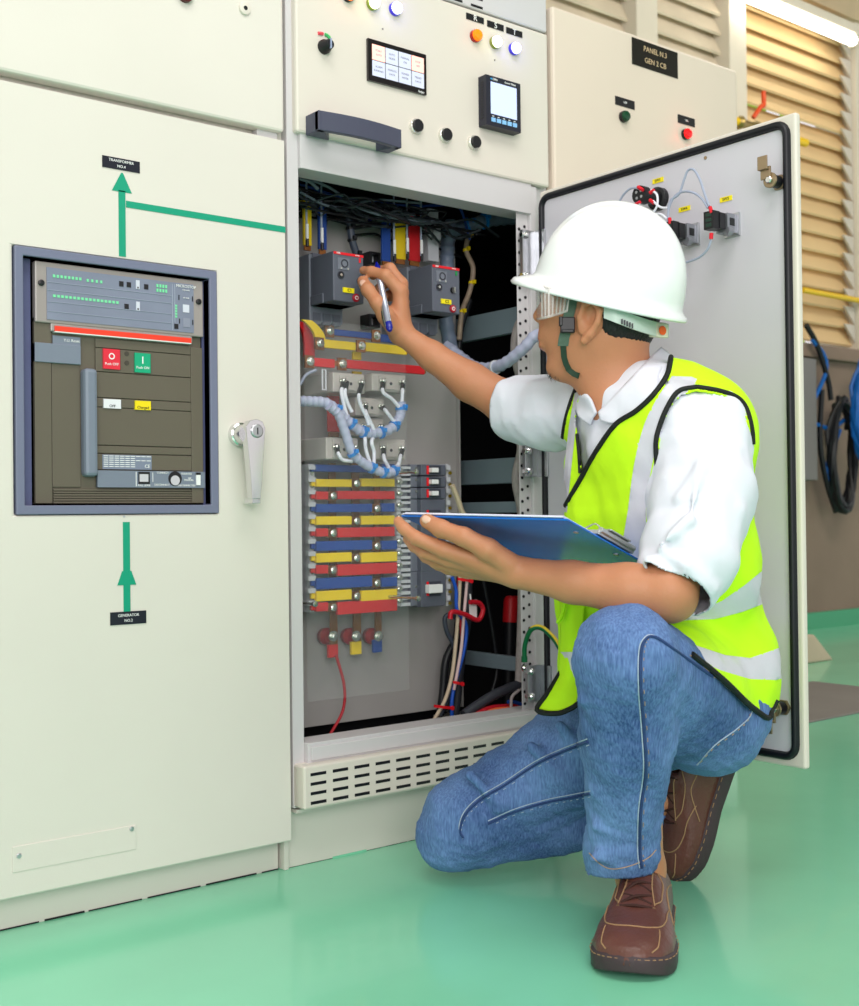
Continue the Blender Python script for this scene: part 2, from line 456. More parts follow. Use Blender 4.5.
part('knob', L, lambda q: q.lathe((XZ(184, -5, 0)[0], 0, XZ(184, -5, 0)[1]), -Y_, [(0, .014), (.01, .014), (.012, .01)], mat('dark_red_knob', (90, 30, 28), .4)), smooth=True)
# window flange
def flange(q):
    w = .0155
    q.ring((FX0+.002, FZ0+.001), (FX1-.001, FZ1-.001), (FX0+w, FZ0+w), (FX1-w, FZ1-w), -.003, .03, SLATE)
    a0, b0, a1, b1 = FX0+w, FZ0+w, FX1-w, FZ1-w
    q.box((a0-.01, .0, b0), (a0, .18, b1), SLATED); q.box((a1, .0, b0), (a1+.01, .18, b1), SLATED)
    q.box((a0, .0, b0-.01), (a1, .18, b0), SLATED); q.box((a0, .0, b1), (a1, .18, b1+.01), SLATED)
part('window_frame', L, flange, bevel=.0015)

# ------------------------------------------------------------------ drawn-out air breaker inside the window
BRO = mat('breaker_brown', (98, 91, 79), .5, var=.03)
BROL = mat('breaker_transparent_cover', (150, 141, 138), .25, coat=.3)
TRIPG = mat('trip_unit_grey', (124, 130, 150), .3, var=.08, vscale=12)
BGREY = mat('breaker_grey', (118, 126, 142), .42)
LEDG = mat('green_print', (120, 215, 160), .5)
YB = .012
K = thing('circuit_breaker', ((FX0+FX1)/2, .1, FZ0), 'large brown air circuit breaker behind the window of the left cabinet', 'circuit breaker')
kx = lambda px, py: XZ(px, py, YB)
bx0, bz1 = kx(33.5, 261); bx1, bz0 = kx(203.5, 503.5)
BW = bx1-bx0; BH = bz1-bz0
def bl(u, w):   # fraction of the breaker face (0..1 from left, 0..1 from top)
    return bx0+BW*u, bz1-BH*w
def bbox_(q, u0, w0, u1, w1, y0, m, y1=None):
    a, z1 = bl(u0, w0); c, z0 = bl(u1, w1)
    q.box((a, YB+y0, z0), (c, YB+.02 if y1 is None else y1, z1), m)
part('recess_trim', L, lambda q: q.ring((FX0+.0155, FZ0+.0155), (FX1-.0155, FZ1-.0155), (bx0-.003, bz0-.004), (bx1+.003, bz1+.004), .019, .023, SLATED))
part('housing', K, lambda q: (q.box((bx0, YB+.004, bz0), (bx1, .24, bz1), BRO),), bevel=.002)
def face(q):
    rows = [(.295, .335), (.336, .437), (.438, .547), (.548, .588), (.589, .75), (.752, .785), (.787, .855), (.858, .932)]
    for w0, w1 in rows: bbox_(q, .345, w0+.001, .925, w1-.001, 0, BRO)
    bbox_(q, .0, .23, .092, .998, -.001, BRO); bbox_(q, .925, .30, 1.0, .998, -.001, BRO)
    bbox_(q, .096, .30, .255, .93, .001, BRO)
    for i in range(6): bbox_(q, .10, .938+i*.0105, .925, .946+i*.0105, .0, BRO)
part('front_panel', K, face, bevel=.0008)
part('side_band', K, lambda q: bbox_(q, .0, .335, .255, .415, -.004, BGREY), bevel=.001)
part('charging_handle', K, lambda q: (bbox_(q, .262, .43, .338, .885, -.014, BGREY), bbox_(q, .262, .36, .338, .425, .006, BLK)), bevel=.006, label='grey charging lever')
def tripcover(q):
    bbox_(q, .0, .0, 1.0, .252, -.006, BROL); bbox_(q, .085, .25, .93, .285, -.005, BROL)
part('trip_cover', K, tripcover, bevel=.002)
def trip(q):
    bbox_(q, .062, .022, .935, .238, -.0075, TRIPG)
    y = YB-.0080
    def tb(u0, w0, u1, w1, m): bbox_(q, u0, w0, u1, w1, -.0085, m)
    for w in (.082, .115, .163, .203): tb(.065, w, .795, w+.0015, mat('trip_line', (160, 168, 186), .4))
    tb(.797, .03, .8, .235, mat('trip_line', (160, 168, 186), .4)); tb(.812, .03, .815, .2, mat('trip_line', (160, 168, 186), .4))
    for i in range(8): tb(.095+i*.021, .05, .108+i*.021, .062, LEDG)
    for i in range(4): tb(.285+i*.026, .052, .297+i*.026, .064, LEDG)
    for i in range(17): tb(.095+i*.0225, .133, .110+i*.0225, .144, LEDG)
    for i in range(4):
        for j in range(2): tb(.70+i*.018, .038+j*.02, .712+i*.018, .052+j*.02, LEDG)
    for i in range(5): tb(.815, .12+i*.012, .828, .129+i*.012, LEDG)
    for u, w in ((.475, .045), (.52, .045), (.625, .045), (.505, .14), (.81, .205)): tb(u, w, u+.025, w+.022, BLK)
    for u, w in ((.575, .032), (.575, .125)): tb(u, w, u+.022, w+.038, mat('switch_white', (206, 208, 222), .4))
    for u, w in ((.582, .06), (.582, .153)): tb(u, w, u+.009, w+.008, mat('dark_red_knob', (90, 30, 28), .4))
    tb(.865, .115, .905, .15, mat('switch_white', (206, 208, 222), .4)); tb(.865, .175, .91, .215, mat('trip_line2', (136, 140, 158), .4))
    for u, w in ((.838, .075), (.925, .075), (.84, .18), (.925, .18)): tb(u, w, u+.005, w+.022, BLK)
    x, z = bl(.885, .035); q.text('MICROSTOP', (x, y-.0007, z), X_, Z_, .0068, WTXT)
    x, z = bl(.885, .05); q.text('trip unit', (x, y-.0007, z), X_, Z_, .004, WTXT)
    x, z = bl(.885, .085); q.text('on test', (x, y-.0007, z), X_, Z_, .004, WTXT)
part('trip_unit', K, trip)
for u, w in ((.032, .09), (.968, .095)):
    x, z = bl(u, w); part('screw', K, lambda q: q.lathe((x, YB-.005, z), -Y_, [(0, .005), (.004, .005), (.005, .003)], BLK, 12), smooth=True)
part('red_stripe', K, lambda q: (bbox_(q, .105, .262, .918, .284, -.0075, mat('breaker_red', (240, 62, 40), .4)), bbox_(q, .105, .284, .918, .288, -.0072, WTXT)), label='red stripe below the trip unit')
def lbl(q):
    bbox_(q, .10, .30, .255, .335, -.002, BGREY); x, z = bl(.205, .317); q.text('Y.U. Reset', (x, YB-.0025, z), X_, Z_, .0062, WTXT)
part('label', K, lbl)
def push(name, u0, w0, u1, w1, rgb, sym, txt, lab, tm=WTXT):
    def fn(q):
        bbox_(q, u0, w0, u1, w1, -.003, mat(name+lab[:5], rgb, .4)); bbox_(q, u1, w0, u1+.006, w1, -.0005, BLK)
        x, z = bl((u0+u1)/2, w0+(w1-w0)*.36)
        if sym == 'O': 
            n = 20
            for i in range(n):
                a0, a1 = 2*math.pi*i/n, 2*math.pi*(i+1)/n
                pts = [(x+r*math.cos(a), YB-.0034, z+r*math.sin(a)) for r, a in ((.0035, a0), (.0053, a0), (.0053, a1), (.0035, a1))]
                q.prism(pts, (0, .0004, 0), tm)
        elif sym == 'I': q.box((x-.001, YB-.0034, z-.006), (x+.001, YB-.003, z+.006), tm)
        x, z = bl((u0+u1)/2, w0+(w1-w0)*.75)
        q.text(txt, (x, YB-.0032, z), X_, Z_, .0062, tm)
    part(name, K, fn, bevel=0, label=lab)
push('push_button', .385, .338, .484, .424, (222, 44, 62), 'O', 'Push OFF', 'red push off button')
push('push_button', .572, .345, .668, .43, (0, 160, 118), 'I', 'Push ON', 'green push on button')
push('indicator', .385, .553, .487, .592, (226, 226, 232), '', 'OFF', 'white OFF indicator', BLK)
push('indicator', .572, .553, .668, .592, (240, 214, 0), '', 'Charged', 'yellow spring indicator', BLK)
def small(q):
    for w in (.352, .392):
        x, z = bl(.528, w); q.lathe((x, YB, z), -Y_, [(0, .0042), (.0006, .0042), (.0006, .0036)], mat('breaker_seam', (70, 64, 56), .6), 16)
part('screw_cap', K, small)
def rating(q):
    bbox_(q, .378, .79, .672, .852, -.001, mat('rating_grey', (122, 130, 150), .4))
    for j in range(6):
        for i in range(9):
            if i < 6 or j in (0, 2): bbox_(q, .385+i*.032, .794+j*.009, .411+i*.032, .797+j*.009, -.0013, WTXT)
    x, z = bl(.645, .838); q.text('CE', (x, YB-.0015, z), X_, Z_, .008, WTXT)
part('rating_plate', K, rating)
def lower(q):
    bbox_(q, .345, .858, 1.004, .93, -.004, BGREY)
    bbox_(q, .585, .862, .655, .915, -.0045, BLK); bbox_(q, .592, .872, .645, .905, -.005, mat('counter_white', (196, 192, 200), .5))
    x, z = bl(.812, .89); q.lathe((x, YB-.004, z), -Y_, [(0, .0125), (.0006, .0125)], BLK, 24)
    q.lathe((x, YB-.0046, z-.003), -Y_, [(0, .0085), (.0006, .0085)], mat('counter_white', (196, 192, 200), .5), 20)
    bbox_(q, .945, .862, .972, .918, -.006, WTXT); bbox_(q, .945, .862, .972, .872, -.0064, BLK)
    for u, w, s in ((.735, .865, 'CONNECT'), (.885, .868, 'ISOLATED'), (.73, .918, 'DISCONNECT'), (.885, .92, 'DISCONNECTED'), (.905, .888, 'SEE'), (.9, .896, 'MANUAL'), (.62, .921, 'PULL LEVER')):
        x, z = bl(u, w); q.text(s, (x, YB-.0043, z), X_, Z_, .0044, WTXT)
    bbox_(q, .57, .862, .574, .925, -.0044, WTXT); bbox_(q, .672, .864, .675, .905, -.0044, WTXT)
part('racking_panel', K, lower)

# ------------------------------------------------------------------ middle cabinet, open
M = thing('switchgear_cabinet', (1.5, .3, 0), 'middle cabinet standing open with lamps, meter and dark grip on top panel', 'cabinet')
MX0, MX1 = 1.165, 1.842
def mframe(q):
    q.box((1.1745, .012, .115), (1.199, .06, 2.2), GREYP)             # left post
    q.box((1.165, .03, .0), (1.1745, .06, 2.2), CREAM)
    q.box((1.199, .004, 1.291), (1.782, .06, 1.40), GREYP)             # top rail
    q.box((1.747, .014, .20), (1.780, .0165, 1.352), GREYP)             # right perforated post
    q.box((1.780, .006, .20), (1.800, .03, 1.352), GREYP)
    q.box((1.199, .0, .19), (1.80, .06, .232), GREYP)                # sill
    q.box((1.205, -.004, .20), (1.80, .0, .225), GREYP)
    q.box((1.166, .045, .0), (1.842, .75, .112), CREAM)                # plinth
    q.box((1.80, .02, .112), (1.842, .06, 1.40), GREYP)
part('frame', M, mframe, bevel=.003)
def shell(q):
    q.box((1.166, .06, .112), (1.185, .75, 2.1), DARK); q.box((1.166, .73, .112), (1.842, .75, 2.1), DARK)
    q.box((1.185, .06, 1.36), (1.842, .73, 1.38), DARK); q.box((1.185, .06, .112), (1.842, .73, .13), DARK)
part('inner_wall', M, shell)
def holes(q):
    for k in range(42):
        z = .245 + k*.0253
        for j, x in enumerate((1.7535, 1.7695)):
            zz = z + (j*.007)
            if zz < 1.28: q.cyl((x, .0128, zz), (x, .016, zz), .0034, BLK, 10)
part('perforation', M, holes)
def louv(q):
    a, z1 = XZ(303, 767, -.022); z0 = XZ(303, 811, -.022)[1]
    q.box((1.176, -.022, z0), (1.80, .02, z1), CREAM2)
part('ventilation_cover', M, louv, bevel=.004)
def slots(q):
    a, z1 = XZ(303, 767, -.022); z0 = XZ(303, 811, -.022)[1]; dx = .0485
    for i in range(12):
        for j in range(4):
            x = XZ(310.5, 780, -.022)[0] + i*dx; z = z1-.0165-j*.0172
            q.box((x, -.0224, z-.0028), (x+.034, -.018, z+.0028), BLK)
part('ventilation_slot', M, slots)
def gapline(q, x0, x1):
        rr = random.Random(2)
        x = x0
        while x < x1:
            w = rr.uniform(.03, .12); q.box((x, .0385 if x0 > 1 else .0435, 0), (min(x+w*.9, x1), .05, rr.uniform(.0012, .003)), BLK); x += w
            if rr.random() < .4: q.box((x-.02, .0375 if x0 > 1 else .0425, 0), (min(x+w*.5, x1), .05, rr.uniform(.003, .007)), mf)
part('floor_joint', M, lambda q: gapline(q, 1.18, 1.84)); part('floor_joint', L, lambda q: gapline(q, -.6, 1.16))
part('lower_panel', M, lambda q: q.box((1.178, .038, .0), (1.842, .05, .112), CREAM), bevel=.002)
part('foot_strip', M, lambda q: q.box((1.178, .008, .106), (1.842, .04, .112), CREAM))
# mounting plate inside
YP = .25
px1 = XZ(458, 500, YP)[0]; pz0 = XZ(433, 710, YP)[1]
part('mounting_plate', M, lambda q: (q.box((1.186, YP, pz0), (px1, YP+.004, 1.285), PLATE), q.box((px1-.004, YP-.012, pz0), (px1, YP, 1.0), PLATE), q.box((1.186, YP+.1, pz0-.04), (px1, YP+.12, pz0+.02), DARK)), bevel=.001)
# cross rails of the side frame
for (x0, y0, x1, y1) in ((466, 313, 513, 337), (459, 460, 515, 484), (459, 503, 515, 513), (466, 655, 515, 668)):
    zz0 = P(490, y0-1, 0, 1.826)[2]; zz1 = P(490, y1, 0, 1.826)[2]
    part('side_rail', M, lambda q: q.box((1.826, .06, min(zz0, zz1)), (1.842, .72, max(zz0, zz1)), BEAMG), bevel=.002)
part('side_bar', M, lambda q: (q.box((1.828, .35, .2), (1.842, .38, 1.3), DARK), q.box((1.832, .2, .60), (1.842, .6, .62), mat('dark_red', (120, 26, 30), .5))))
# hinges on the right post
for (yy0, yy1, xx) in ((232, 283, 526), (446, 477, 526), (665, 701, 529)):
    z1 = XZ(535, yy0, 0)[1]; z0 = XZ(535, yy1, 0)[1]
    def fn(q):
        q.box((1.748, -.004, z0), (1.786, .006, z1), STEEL)
        q.box((1.782, -.034, z0), (1.787, .004, z1), STEEL)
        q.box((1.787, -.034, z0+.3*(z1-z0)), (1.793, -.022, z1), STEEL)
        for z in (z0+.012, z1-.012):
            q.lathe((1.756, -.004, z), -Y_, [(0, .008), (.005, .007), (.008, .004)], CHROME, 14); q.cyl((1.744, -.002, z), (1.75, -.002, z), .006, CHROME, 10)
    part('hinge', M, fn, bevel=.001, smooth=False)

# control panel (upper swing door)
cz1 = XZ(548, 35, 0)[1]
CP = part('control_panel', M, lambda q: q.box((1.187, -.002, 1.3545), (1.831, .018, cz1), CREAM2), bevel=.005)
UP = part('vent_panel', M, lambda q: q.box((1.187, .0, cz1+.004), (1.831, .02, 2.1), GREYP), bevel=.004)
def vs(q):
    for i in range(4):
        for j in range(3):
            x, z = XZ(471+0*i, 14, 0); q.box((x-.055*i+.0, -.0005, z+.017*j+.0), (x-.055*i+.032, .003, z+.017*j+.005), BLK)
    x, z = XZ(485, 18, 0); q.box((x, -.0005, z-.001), (x+.028, .003, z+.004), BLK)
part('ventilation_slot', UP, vs)
def grip(q):
    a = XZ(309, 118, -.045); c = XZ(398, 137, -.045); x0 = a[0]+.020; x1 = c[0]+.008
    zc = XZ(309, 130-7, -.045)[1]; n = 14; pts = []
    top0 = XZ(310, 107, -.045)[1]; top1 = XZ(391, 130, -.045)[1]; zt_ = (top0+top1)/2+.002
    h = .036; up = []; dn = []
    for i in range(n+1):
        t = i/n; x = x0+(x1-x0)*t
        up.append((x, -.045-.010*math.sin(math.pi*t), zt_)); dn.append((x, -.045-.010*math.sin(math.pi*t), zt_-h))
    vs_, fs = [], []
    for i in range(n+1):
        for (p) in (up[i], dn[i]): vs_.append(p); vs_.append((p[0], p[1]+.012, p[2]))
    for i in range(n):
        k = i*4; fs += [(k, k+2, k+6, k+4), (k+1, k+5, k+7, k+3), (k, k+4, k+5, k+1), (k+2, k+3, k+7, k+6)]
    fs += [(0, 1, 3, 2), (n*4, n*4+2, n*4+3, n*4+1)]
    q.add(vs_, fs, GRIP)
    q.prism([(x0, -.046, zt_-h), (x0+.0, -.002, zt_-h), (x0+.052, -.002, zt_-h), (x0+.012, -.046, zt_-h)], (0, 0, h), GRIP)
    q.prism([(x1, -.046, zt_-h), (x1-.012, -.046, zt_-h), (x1-.03, -.002, zt_-h), (x1, -.002, zt_-h)], (0, 0, h), GRIP)
GRIP = mat('grip_slate', (72, 74, 92), .42)
part('grip', CP, grip, bevel=.0015, label='long dark bow grip')
def knob(q):
    x, z = XZ(326, 46, -.01)
    q.lathe((x, -.002, z), -Y_, [(0, .0135), (.006, .0135), (.009, .011), (.022, .009), (.024, .007)], BLK)
    q.box((x-.0015, -.028, z-.009), (x+.0015, -.024, z+.009), mat('knob_mark', (150, 160, 190), .4))
part('selector_knob', CP, knob, smooth=True)
def kl(q):
    x, z = XZ(323, 35, 0)
    for s, rgb in ((-1, (236, 84, 96)), (1, (70, 190, 110))):
        q.tube(spline([(x+s*.002, -.003, z+.0005), (x+s*.007, -.003, z), (x+s*.013, -.003, z-.003*(s > 0)-.0008)], 4), .0033, mat('mark%d' % s, rgb, .5), 6)
part('marking', CP, kl)
SCRW = mat('screen_grey', (196, 200, 222), .25, emit=(196, 200, 222), estr=.35)
SCRR = mat('screen_red_tile', (255, 190, 180), .3, emit=(255, 170, 150), estr=.9)
def hmi(q):
    x0, z1 = XZ(367.4, 38.2, -.006); x1, z0 = XZ(426, 95.5, -.006)
    q.box((x0, -.008, z0), (x1, -.002, z1), mat('screen_bezel', (22, 12, 20), .2, coat=.4))
    w = (x1-x0); h = (z1-z0)
    for j in range(2):
        for i in range(4):
            a = x0+w*(.065+i*.225); c = a+w*.212; d = z1-h*(.115+j*.385); e = d-h*.365
            red = j == 0 and i in (0, 3)
            q.box((a, -.0088, e), (c, -.008, d), SCRR if red else SCRW)
            for k, s in enumerate((['START', 'AUTO'], ['AUTO', 'MODE'], ['MANUAL', 'ON'], ['STOP', 'OFF'], ['ALARM', 'SUMMARY'], ['ANALOG', 'DATA'], ['POWER', 'METER'], ['TREND', 'DATA'])[j*4+i]):
                q.text(s, ((a+c)/2, -.0090, (d+e)/2+.004-.008*k), X_, Z_, .0052, mat('tile_text', (150, 150, 170), .5))
    q.text('beijer', (x1-.013, -.0084, z0+.0035), X_, Z_, .0065, WTXT)
part('touch_screen', CP, hmi)
def meter(q):
    x0, z1 = XZ(485.5, 74.2, -.025); x1, z0 = XZ(520.6, 133.2, -.025)
    w = x1-x0; h = z1-z0
    q.box((x0, -.026, z0), (x1, -.002, z1), mat('meter_black', (36, 37, 50), .4))
    q.box((x0+w*.13, -.0268, z0+h*.24), (x1-w*.12, -.026, z1-h*.12), mat('meter_screen', (196, 208, 245), .25, emit=(190, 204, 245), estr=.4))
    for i in range(5):
        a = x0+w*(.14+i*.155); q.box((a, -.0275, z0+h*.085), (a+w*.115, -.026, z0+h*.165), mat('meter_key', (130, 180, 225), .4, emit=(120, 180, 225), estr=.2))
        q.box((a+w*.03, -.0266, z0+h*.19), (a+w*.08, -.026, z0+h*.205), WTXT)
    q.box((x0+w*.13, -.0266, z1-h*.075), (x0+w*.18, -.026, z1-h*.045), mat('meter_logo', (60, 160, 220), .4)); 
    q.text('DIRIS', (x0+w*.26, -.0266, z1-h*.062), X_, Z_, .0058, WTXT); q.text('Power Meter', (x1-w*.30, -.0266, z1-h*.062), X_, Z_, .0058, WTXT)
    for k in range(14):
        q.box((x0-.0006, -.018, z1-h*(.12+k*.055)), (x0+.001, -.010, z1-h*(.12+k*.055)-.0022), BLK)
part('power_meter', CP, meter, bevel=.0015)
for i, (x_, y_) in enumerate(((419, 125), (448, 134), (477, 141.5))):
    x, z = XZ(x_-1, y_+.5, -.012)
    def fn(q):
        q.lathe((x, -.002, z), -Y_, [(0, .0145), (.007, .0145), (.008, .0135)], mat('alu_ring', (224, 222, 214), .25, metal=.6), 28)
        q.lathe((x, -.010, z), -Y_, [(0, .0122), (.005, .0122), (.006, .0112)], BLK, 28)
    part('push_button', CP, fn, smooth=True)
def lamp(x_, y_, rgb, e, lab, parent, strg=9, r=.0125, dark=None, rim=None):
    x, z = XZ(x_, y_, -.012)
    def fn(q):
        q.lathe((x, -.002, z), -Y_, [(0, r), (.008, r)], dark or (mat('lamp_rim_'+lab[:6], rim, .3, emit=rim, estr=.35) if rim else BLK), 26)
        q.lathe((x, -.009, z), -Y_, [(0, r*.93), (.005, r*.93), (.008, r*.8), (.0095, r*.45), (.0098, .001)], mat('lamp_'+lab[:6], rgb, .25, emit=e, estr=strg), 26)
    part('indicator_lamp', parent, fn, smooth=True, label=lab)
    if strg > 1:
        pl = bpy.data.lights.new('lamp_glow', 'POINT'); pl.energy = .06 if strg > 2 else .03; pl.color = tuple((c/255.)**2.2 for c in (rim or e)); pl.shadow_soft_size = .006
        po = bpy.data.objects.new('lamp_glow', pl); COL.objects.link(po); po.location = (x, -.024, z)
lamp(477.5, 35, (255, 120, 20), (255, 96, 0), 'orange lamp under R', CP, 1.3, rim=(150, 30, 20))
lamp(497, 41.5, (255, 255, 235), (250, 255, 225), 'white lamp under S', CP, 3, rim=(120, 130, 60))
lamp(516, 48, (235, 235, 255), (190, 185, 255), 'violet white lamp under T', CP, 3, rim=(60, 50, 200))
lamp(374.5, 2.5, (255, 255, 215), (250, 255, 200), 'yellow white lamp in the top row', CP, 3, rim=(120, 140, 50))
lamp(397, 8, (235, 235, 255), (170, 165, 255), 'violet white lamp in the top row', CP, 3, rim=(60, 50, 200))
lamp(350, -6, (255, 160, 100), (255, 110, 40), 'amber lamp in the top row', CP, 2)
for (x0, y0, x1, y1, s) in ((466, 12.6, 483, 25), (487, 20.2, 503, 32), (506, 27, 522, 38.5)) and ((466, 12.6, 483.5, 24.5, 'R'), (487, 20.2, 503.3, 31.8, 'S'), (506, 27.0, 522, 38.2, 'T')):
    plate('label', CP, x0, y0, x1, y1, BLK, [s], .017, v=-.002)
for x_, y_ in ((382.5, 29), (494.5, 60)):
    x, z = XZ(x_, y_, -.002); part('screw', CP, lambda q: q.cyl((x, -.0035, z), (x, -.001, z), .0015, mat('screw_dull', (120, 116, 120), .5), 8))

# ------------------------------------------------------------------ the open door of the middle cabinet
DX = 1.790; DY0, DY1 = -.012, -.650; DZ0, DZ1 = .203, 1.3365
OD = MB(); OD.box((DX, DY1, DZ0), (DX+.015, DY0, DZ1), CREAM2); OD = OD.build('open_door', M, bevel=.005, seg=3)
def dtrim(q):
    # grey inner face
    q.box((DX-.0015, DY1+.026, DZ0+.026), (DX, DY0-.016, DZ1-.024), GREYD)
part('inner_face', OD, dtrim)
def gasket(q):
    y0, y1, z0, z1, r = DY1+.0175, DY0-.010, DZ0+.019, DZ1-.0155, .022
    pts = []
    for cy, cz, a0 in ((y0+r, z1-r, 90), (y0+r, z0+r, 180), (y1-r, z0+r, 270), (y1-r, z1-r, 0)):
        for k in range(6):
            a = math.radians(a0+k*18)
            pts.append(np.array((DX-.004, cy+r*math.cos(a), cz+r*math.sin(a))))
    pts.append(pts[0]); pts.append(pts[1])
    q.tube(pts, .0062, RUB, 10); q.tube([a+X_*.003 for a in pts], .0075, RUB, 8)
part('gasket', OD, gasket, smooth=True, label='black rubber gasket')
BRASS = mat('yellow_zinc', (158, 138, 112), .35, metal=.8)
def latch(x_, y_, up):
    c = P(x_, y_, 0, DX-.03)
    def fn(q):
        q.lathe((DX, c[1], c[2]), -X_, [(0, .0145), (.006, .0145)], BRASS, 6)
        q.lathe((DX-.006, c[1], c[2]), -X_, [(0, .011), (.022, .011)], BLK, 18)
        q.lathe((DX-.026, c[1], c[2]), -X_, [(0, .0135), (.004, .0135)], BRASS, 20)
        q.lathe((DX-.030, c[1], c[2]), -X_, [(0, .007), (.004, .007), (.005, .005)], CHROME, 6)
        s = 1 if up else -1
        q.box((DX-.034, c[1]-.004, c[2]+s*.002), (DX-.030, c[1]+.016, c[2]+s*.024), BRASS)
        q.box((DX-.040, c[1]-.002, c[2]+s*.020), (DX-.037, c[1]+.018, c[2]+s*.042), BRASS)
        q.box((DX-.040, c[1]-.002, c[2]+s*.018), (DX-.030, c[1]+.018, c[2]+s*.022), BRASS)
    part('latch', OD, fn, bevel=.001)
latch(769.5, 180, True); latch(774, 709, False)
YLAB = mat('yellow_label', (244, 224, 30), .5)
def ylab(x_, y_, s):
    c = P(x_, y_, 0, DX-.002)
    def fn(q):
        q.box((DX-.0028, c[1]-.0135, c[2]-.0045), (DX-.0015, c[1]+.0135, c[2]+.0045), YLAB)
        q.text(s, (DX-.003, c[1], c[2]), -Y_, Z_, .0075, BLK)
    part('label', OD, fn)
ylab(658, 180.5, 'SW1'); ylab(684.5, 209, 'SW4'); ylab(726, 199, 'SW5')
ZINC = mat('cast_zinc', (150, 152, 160), .35, metal=.7, bump=.3, bscale=120)
REDC = mat('red_ferrule', (214, 32, 48), .4)
def sw(x_, y_, kind, lab):
    c = P(x_, y_, 0, DX-.03)
    def fn(q):
        if kind:
            q.box((DX-.006, c[1]-.019, c[2]-.022), (DX-.0015, c[1]+.015, c[2]+.020), STEEL)
            q.box((DX-.032, c[1]-.014, c[2]-.018), (DX-.006, c[1]+.012, c[2]+.016), ZINC); q.box((DX-.026, c[1]-.0145, c[2]-.006), (DX-.012, c[1]-.013, c[2]+.008), BLK)
            q.lathe((DX-.022, c[1]-.012, c[2]-.017), -X_, [(0, .008), (.012, .008)], ZINC, 12)
            q.box((DX-.052, c[1]-.013, c[2]-.014), (DX-.036, c[1]+.013, c[2]+.014), BLK)
            q.box((DX-.068, c[1]-.011, c[2]-.016), (DX-.050, c[1]+.011, c[2]+.016), BLK)
            for z in (-.009, .0, .009): q.box((DX-.0685, c[1]-.006, c[2]+z-.003), (DX-.0675, c[1]+.006, c[2]+z+.003), mat('hole_green', (30, 60, 50), .5))
        else:
            q.lathe((DX-.001, c[1], c[2]), -X_, [(0, .022), (.012, .022), (.014, .018)], BLK, 24)
            q.lathe((DX-.012, c[1], c[2]), -X_, [(0, .014), (.03, .013), (.032, .017), (.05, .017)], BLK, 18)
            for a in range(4):
                q.cyl((DX-.0625, c[1]+.008*math.cos(a*1.57+.7), c[2]+.008*math.sin(a*1.57+.7)), (DX-.0615, c[1]+.008*math.cos(a*1.57+.7), c[2]+.008*math.sin(a*1.57+.7)), .003, STEEL, 8)
    part('selector_switch', OD, fn, bevel=.0008, label=lab)
    return c
s1 = sw(650, 197, 0, 'round black switch body'); s2 = sw(682, 233, 1, 'lower zinc switch block'); s3 = sw(722, 223, 1, 'upper right zinc switch block')
WWIRE = mat('white_wire', (226, 228, 240), .45); GWIRE = mat('grey_wire', (160, 168, 190), .45)
def dwire(px, m=None, r=.0022, x=.066):
    pts = [P(a, c_, 0, DX-x) for a, c_ in px]
    part('wire', OD, lambda q: q.tube(spline(pts, 6), r, m or WWIRE, 7), smooth=True)
dwire([(641, 189), (632, 188), (624, 194), (618, 204)], GWIRE)
dwire([(651, 190), (657, 195), (657, 206), (652, 214), (646, 222)])
dwire([(653, 201), (660, 207), (668, 208)], None)
dwire([(640, 203), (632, 207), (626, 212)])
dwire([(668, 209), (671, 200), (679, 194), (684, 180), (688, 170.5), (694, 170), (700, 180), (704, 192), (709, 206)], GWIRE)
dwire([(668, 222), (669, 208), (675, 196), (684, 191.5), (694, 193), (702, 199), (708, 208)], GWIRE)
dwire([(667, 219), (660, 214), (650, 216), (643, 222)])
dwire([(711, 240), (707, 250), (698, 258), (684, 263), (672, 266)], GWIRE)
def ferr(x_, y_, dx, dy):
    a = P(x_, y_, 0, DX-.066); c = P(x_+dx, y_+dy, 0, DX-.066)
    part('ferrule', OD, lambda q: q.cyl(a, c, .0035, REDC, 8), label='red crimp ferrule')
for a in ((638, 187, 5, 3), (654, 190, -4, 3), (640, 202, -5, 3), (650, 200, 4, 3), (669.5, 218, 1, 6), (710, 207, 2, 6), (711.5, 233, -.5, 6)): ferr(*a)
dwscr = P(706, 158, 0, DX)
part('screw', OD, lambda q: q.lathe(dwscr, -X_, [(0, .004), (.003, .003)], BRASS, 10))
part('door_stop', OD, lambda q: (q.box((DX+.015, DY1+.02, 1.20), (DX+.019, DY1+.035, 1.26), BLK),))

# ------------------------------------------------------------------ right cabinet
RC = thing('switchgear_cabinet', (2.17, .35, 0), 'right cream cabinet behind the open door with green and red buttons', 'cabinet')
RZ = 1.757
BEIGE = mat('beige_door_paint', (222, 206, 190), .4, var=.02, vscale=3)
def rbody(q):
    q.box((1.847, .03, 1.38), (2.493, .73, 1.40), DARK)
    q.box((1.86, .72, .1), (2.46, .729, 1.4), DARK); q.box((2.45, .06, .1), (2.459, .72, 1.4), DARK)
    q.box((1.847, .03, 1.40), (2.493, .75, RZ-.004), CREAM); q.box((2.46, .06, .1), (2.493, .75, 1.40), CREAM)
    q.box((1.847, .73, 0), (2.493, .75, 1.4), CREAM); q.box((1.847, .03, 0), (2.493, .75, .1), CREAM)
    q.box((1.847, .02, 0), (1.86, .06, 1.4), CREAM)
part('body', RC, rbody)
part('door', RC, lambda q: q.box((1.846, -.001, .1), (2.493, .03, RZ), BEIGE), bevel=.007)
plate('name_plate', RC, 631.5, 37, 677.5, 79, mat('name_plate_black', (26, 20, 18), .25, coat=.3), ['PANEL N.3', 'GEN 2 CB'], .0175, v=-.001, tm=mat('gold_text', (205, 178, 140), .5), gap=1.5)
plate('label', RC, 615, 95.8, 634.3, 110, BLK, ['OFF'], .007, v=-.001, lab='black label above the green button')
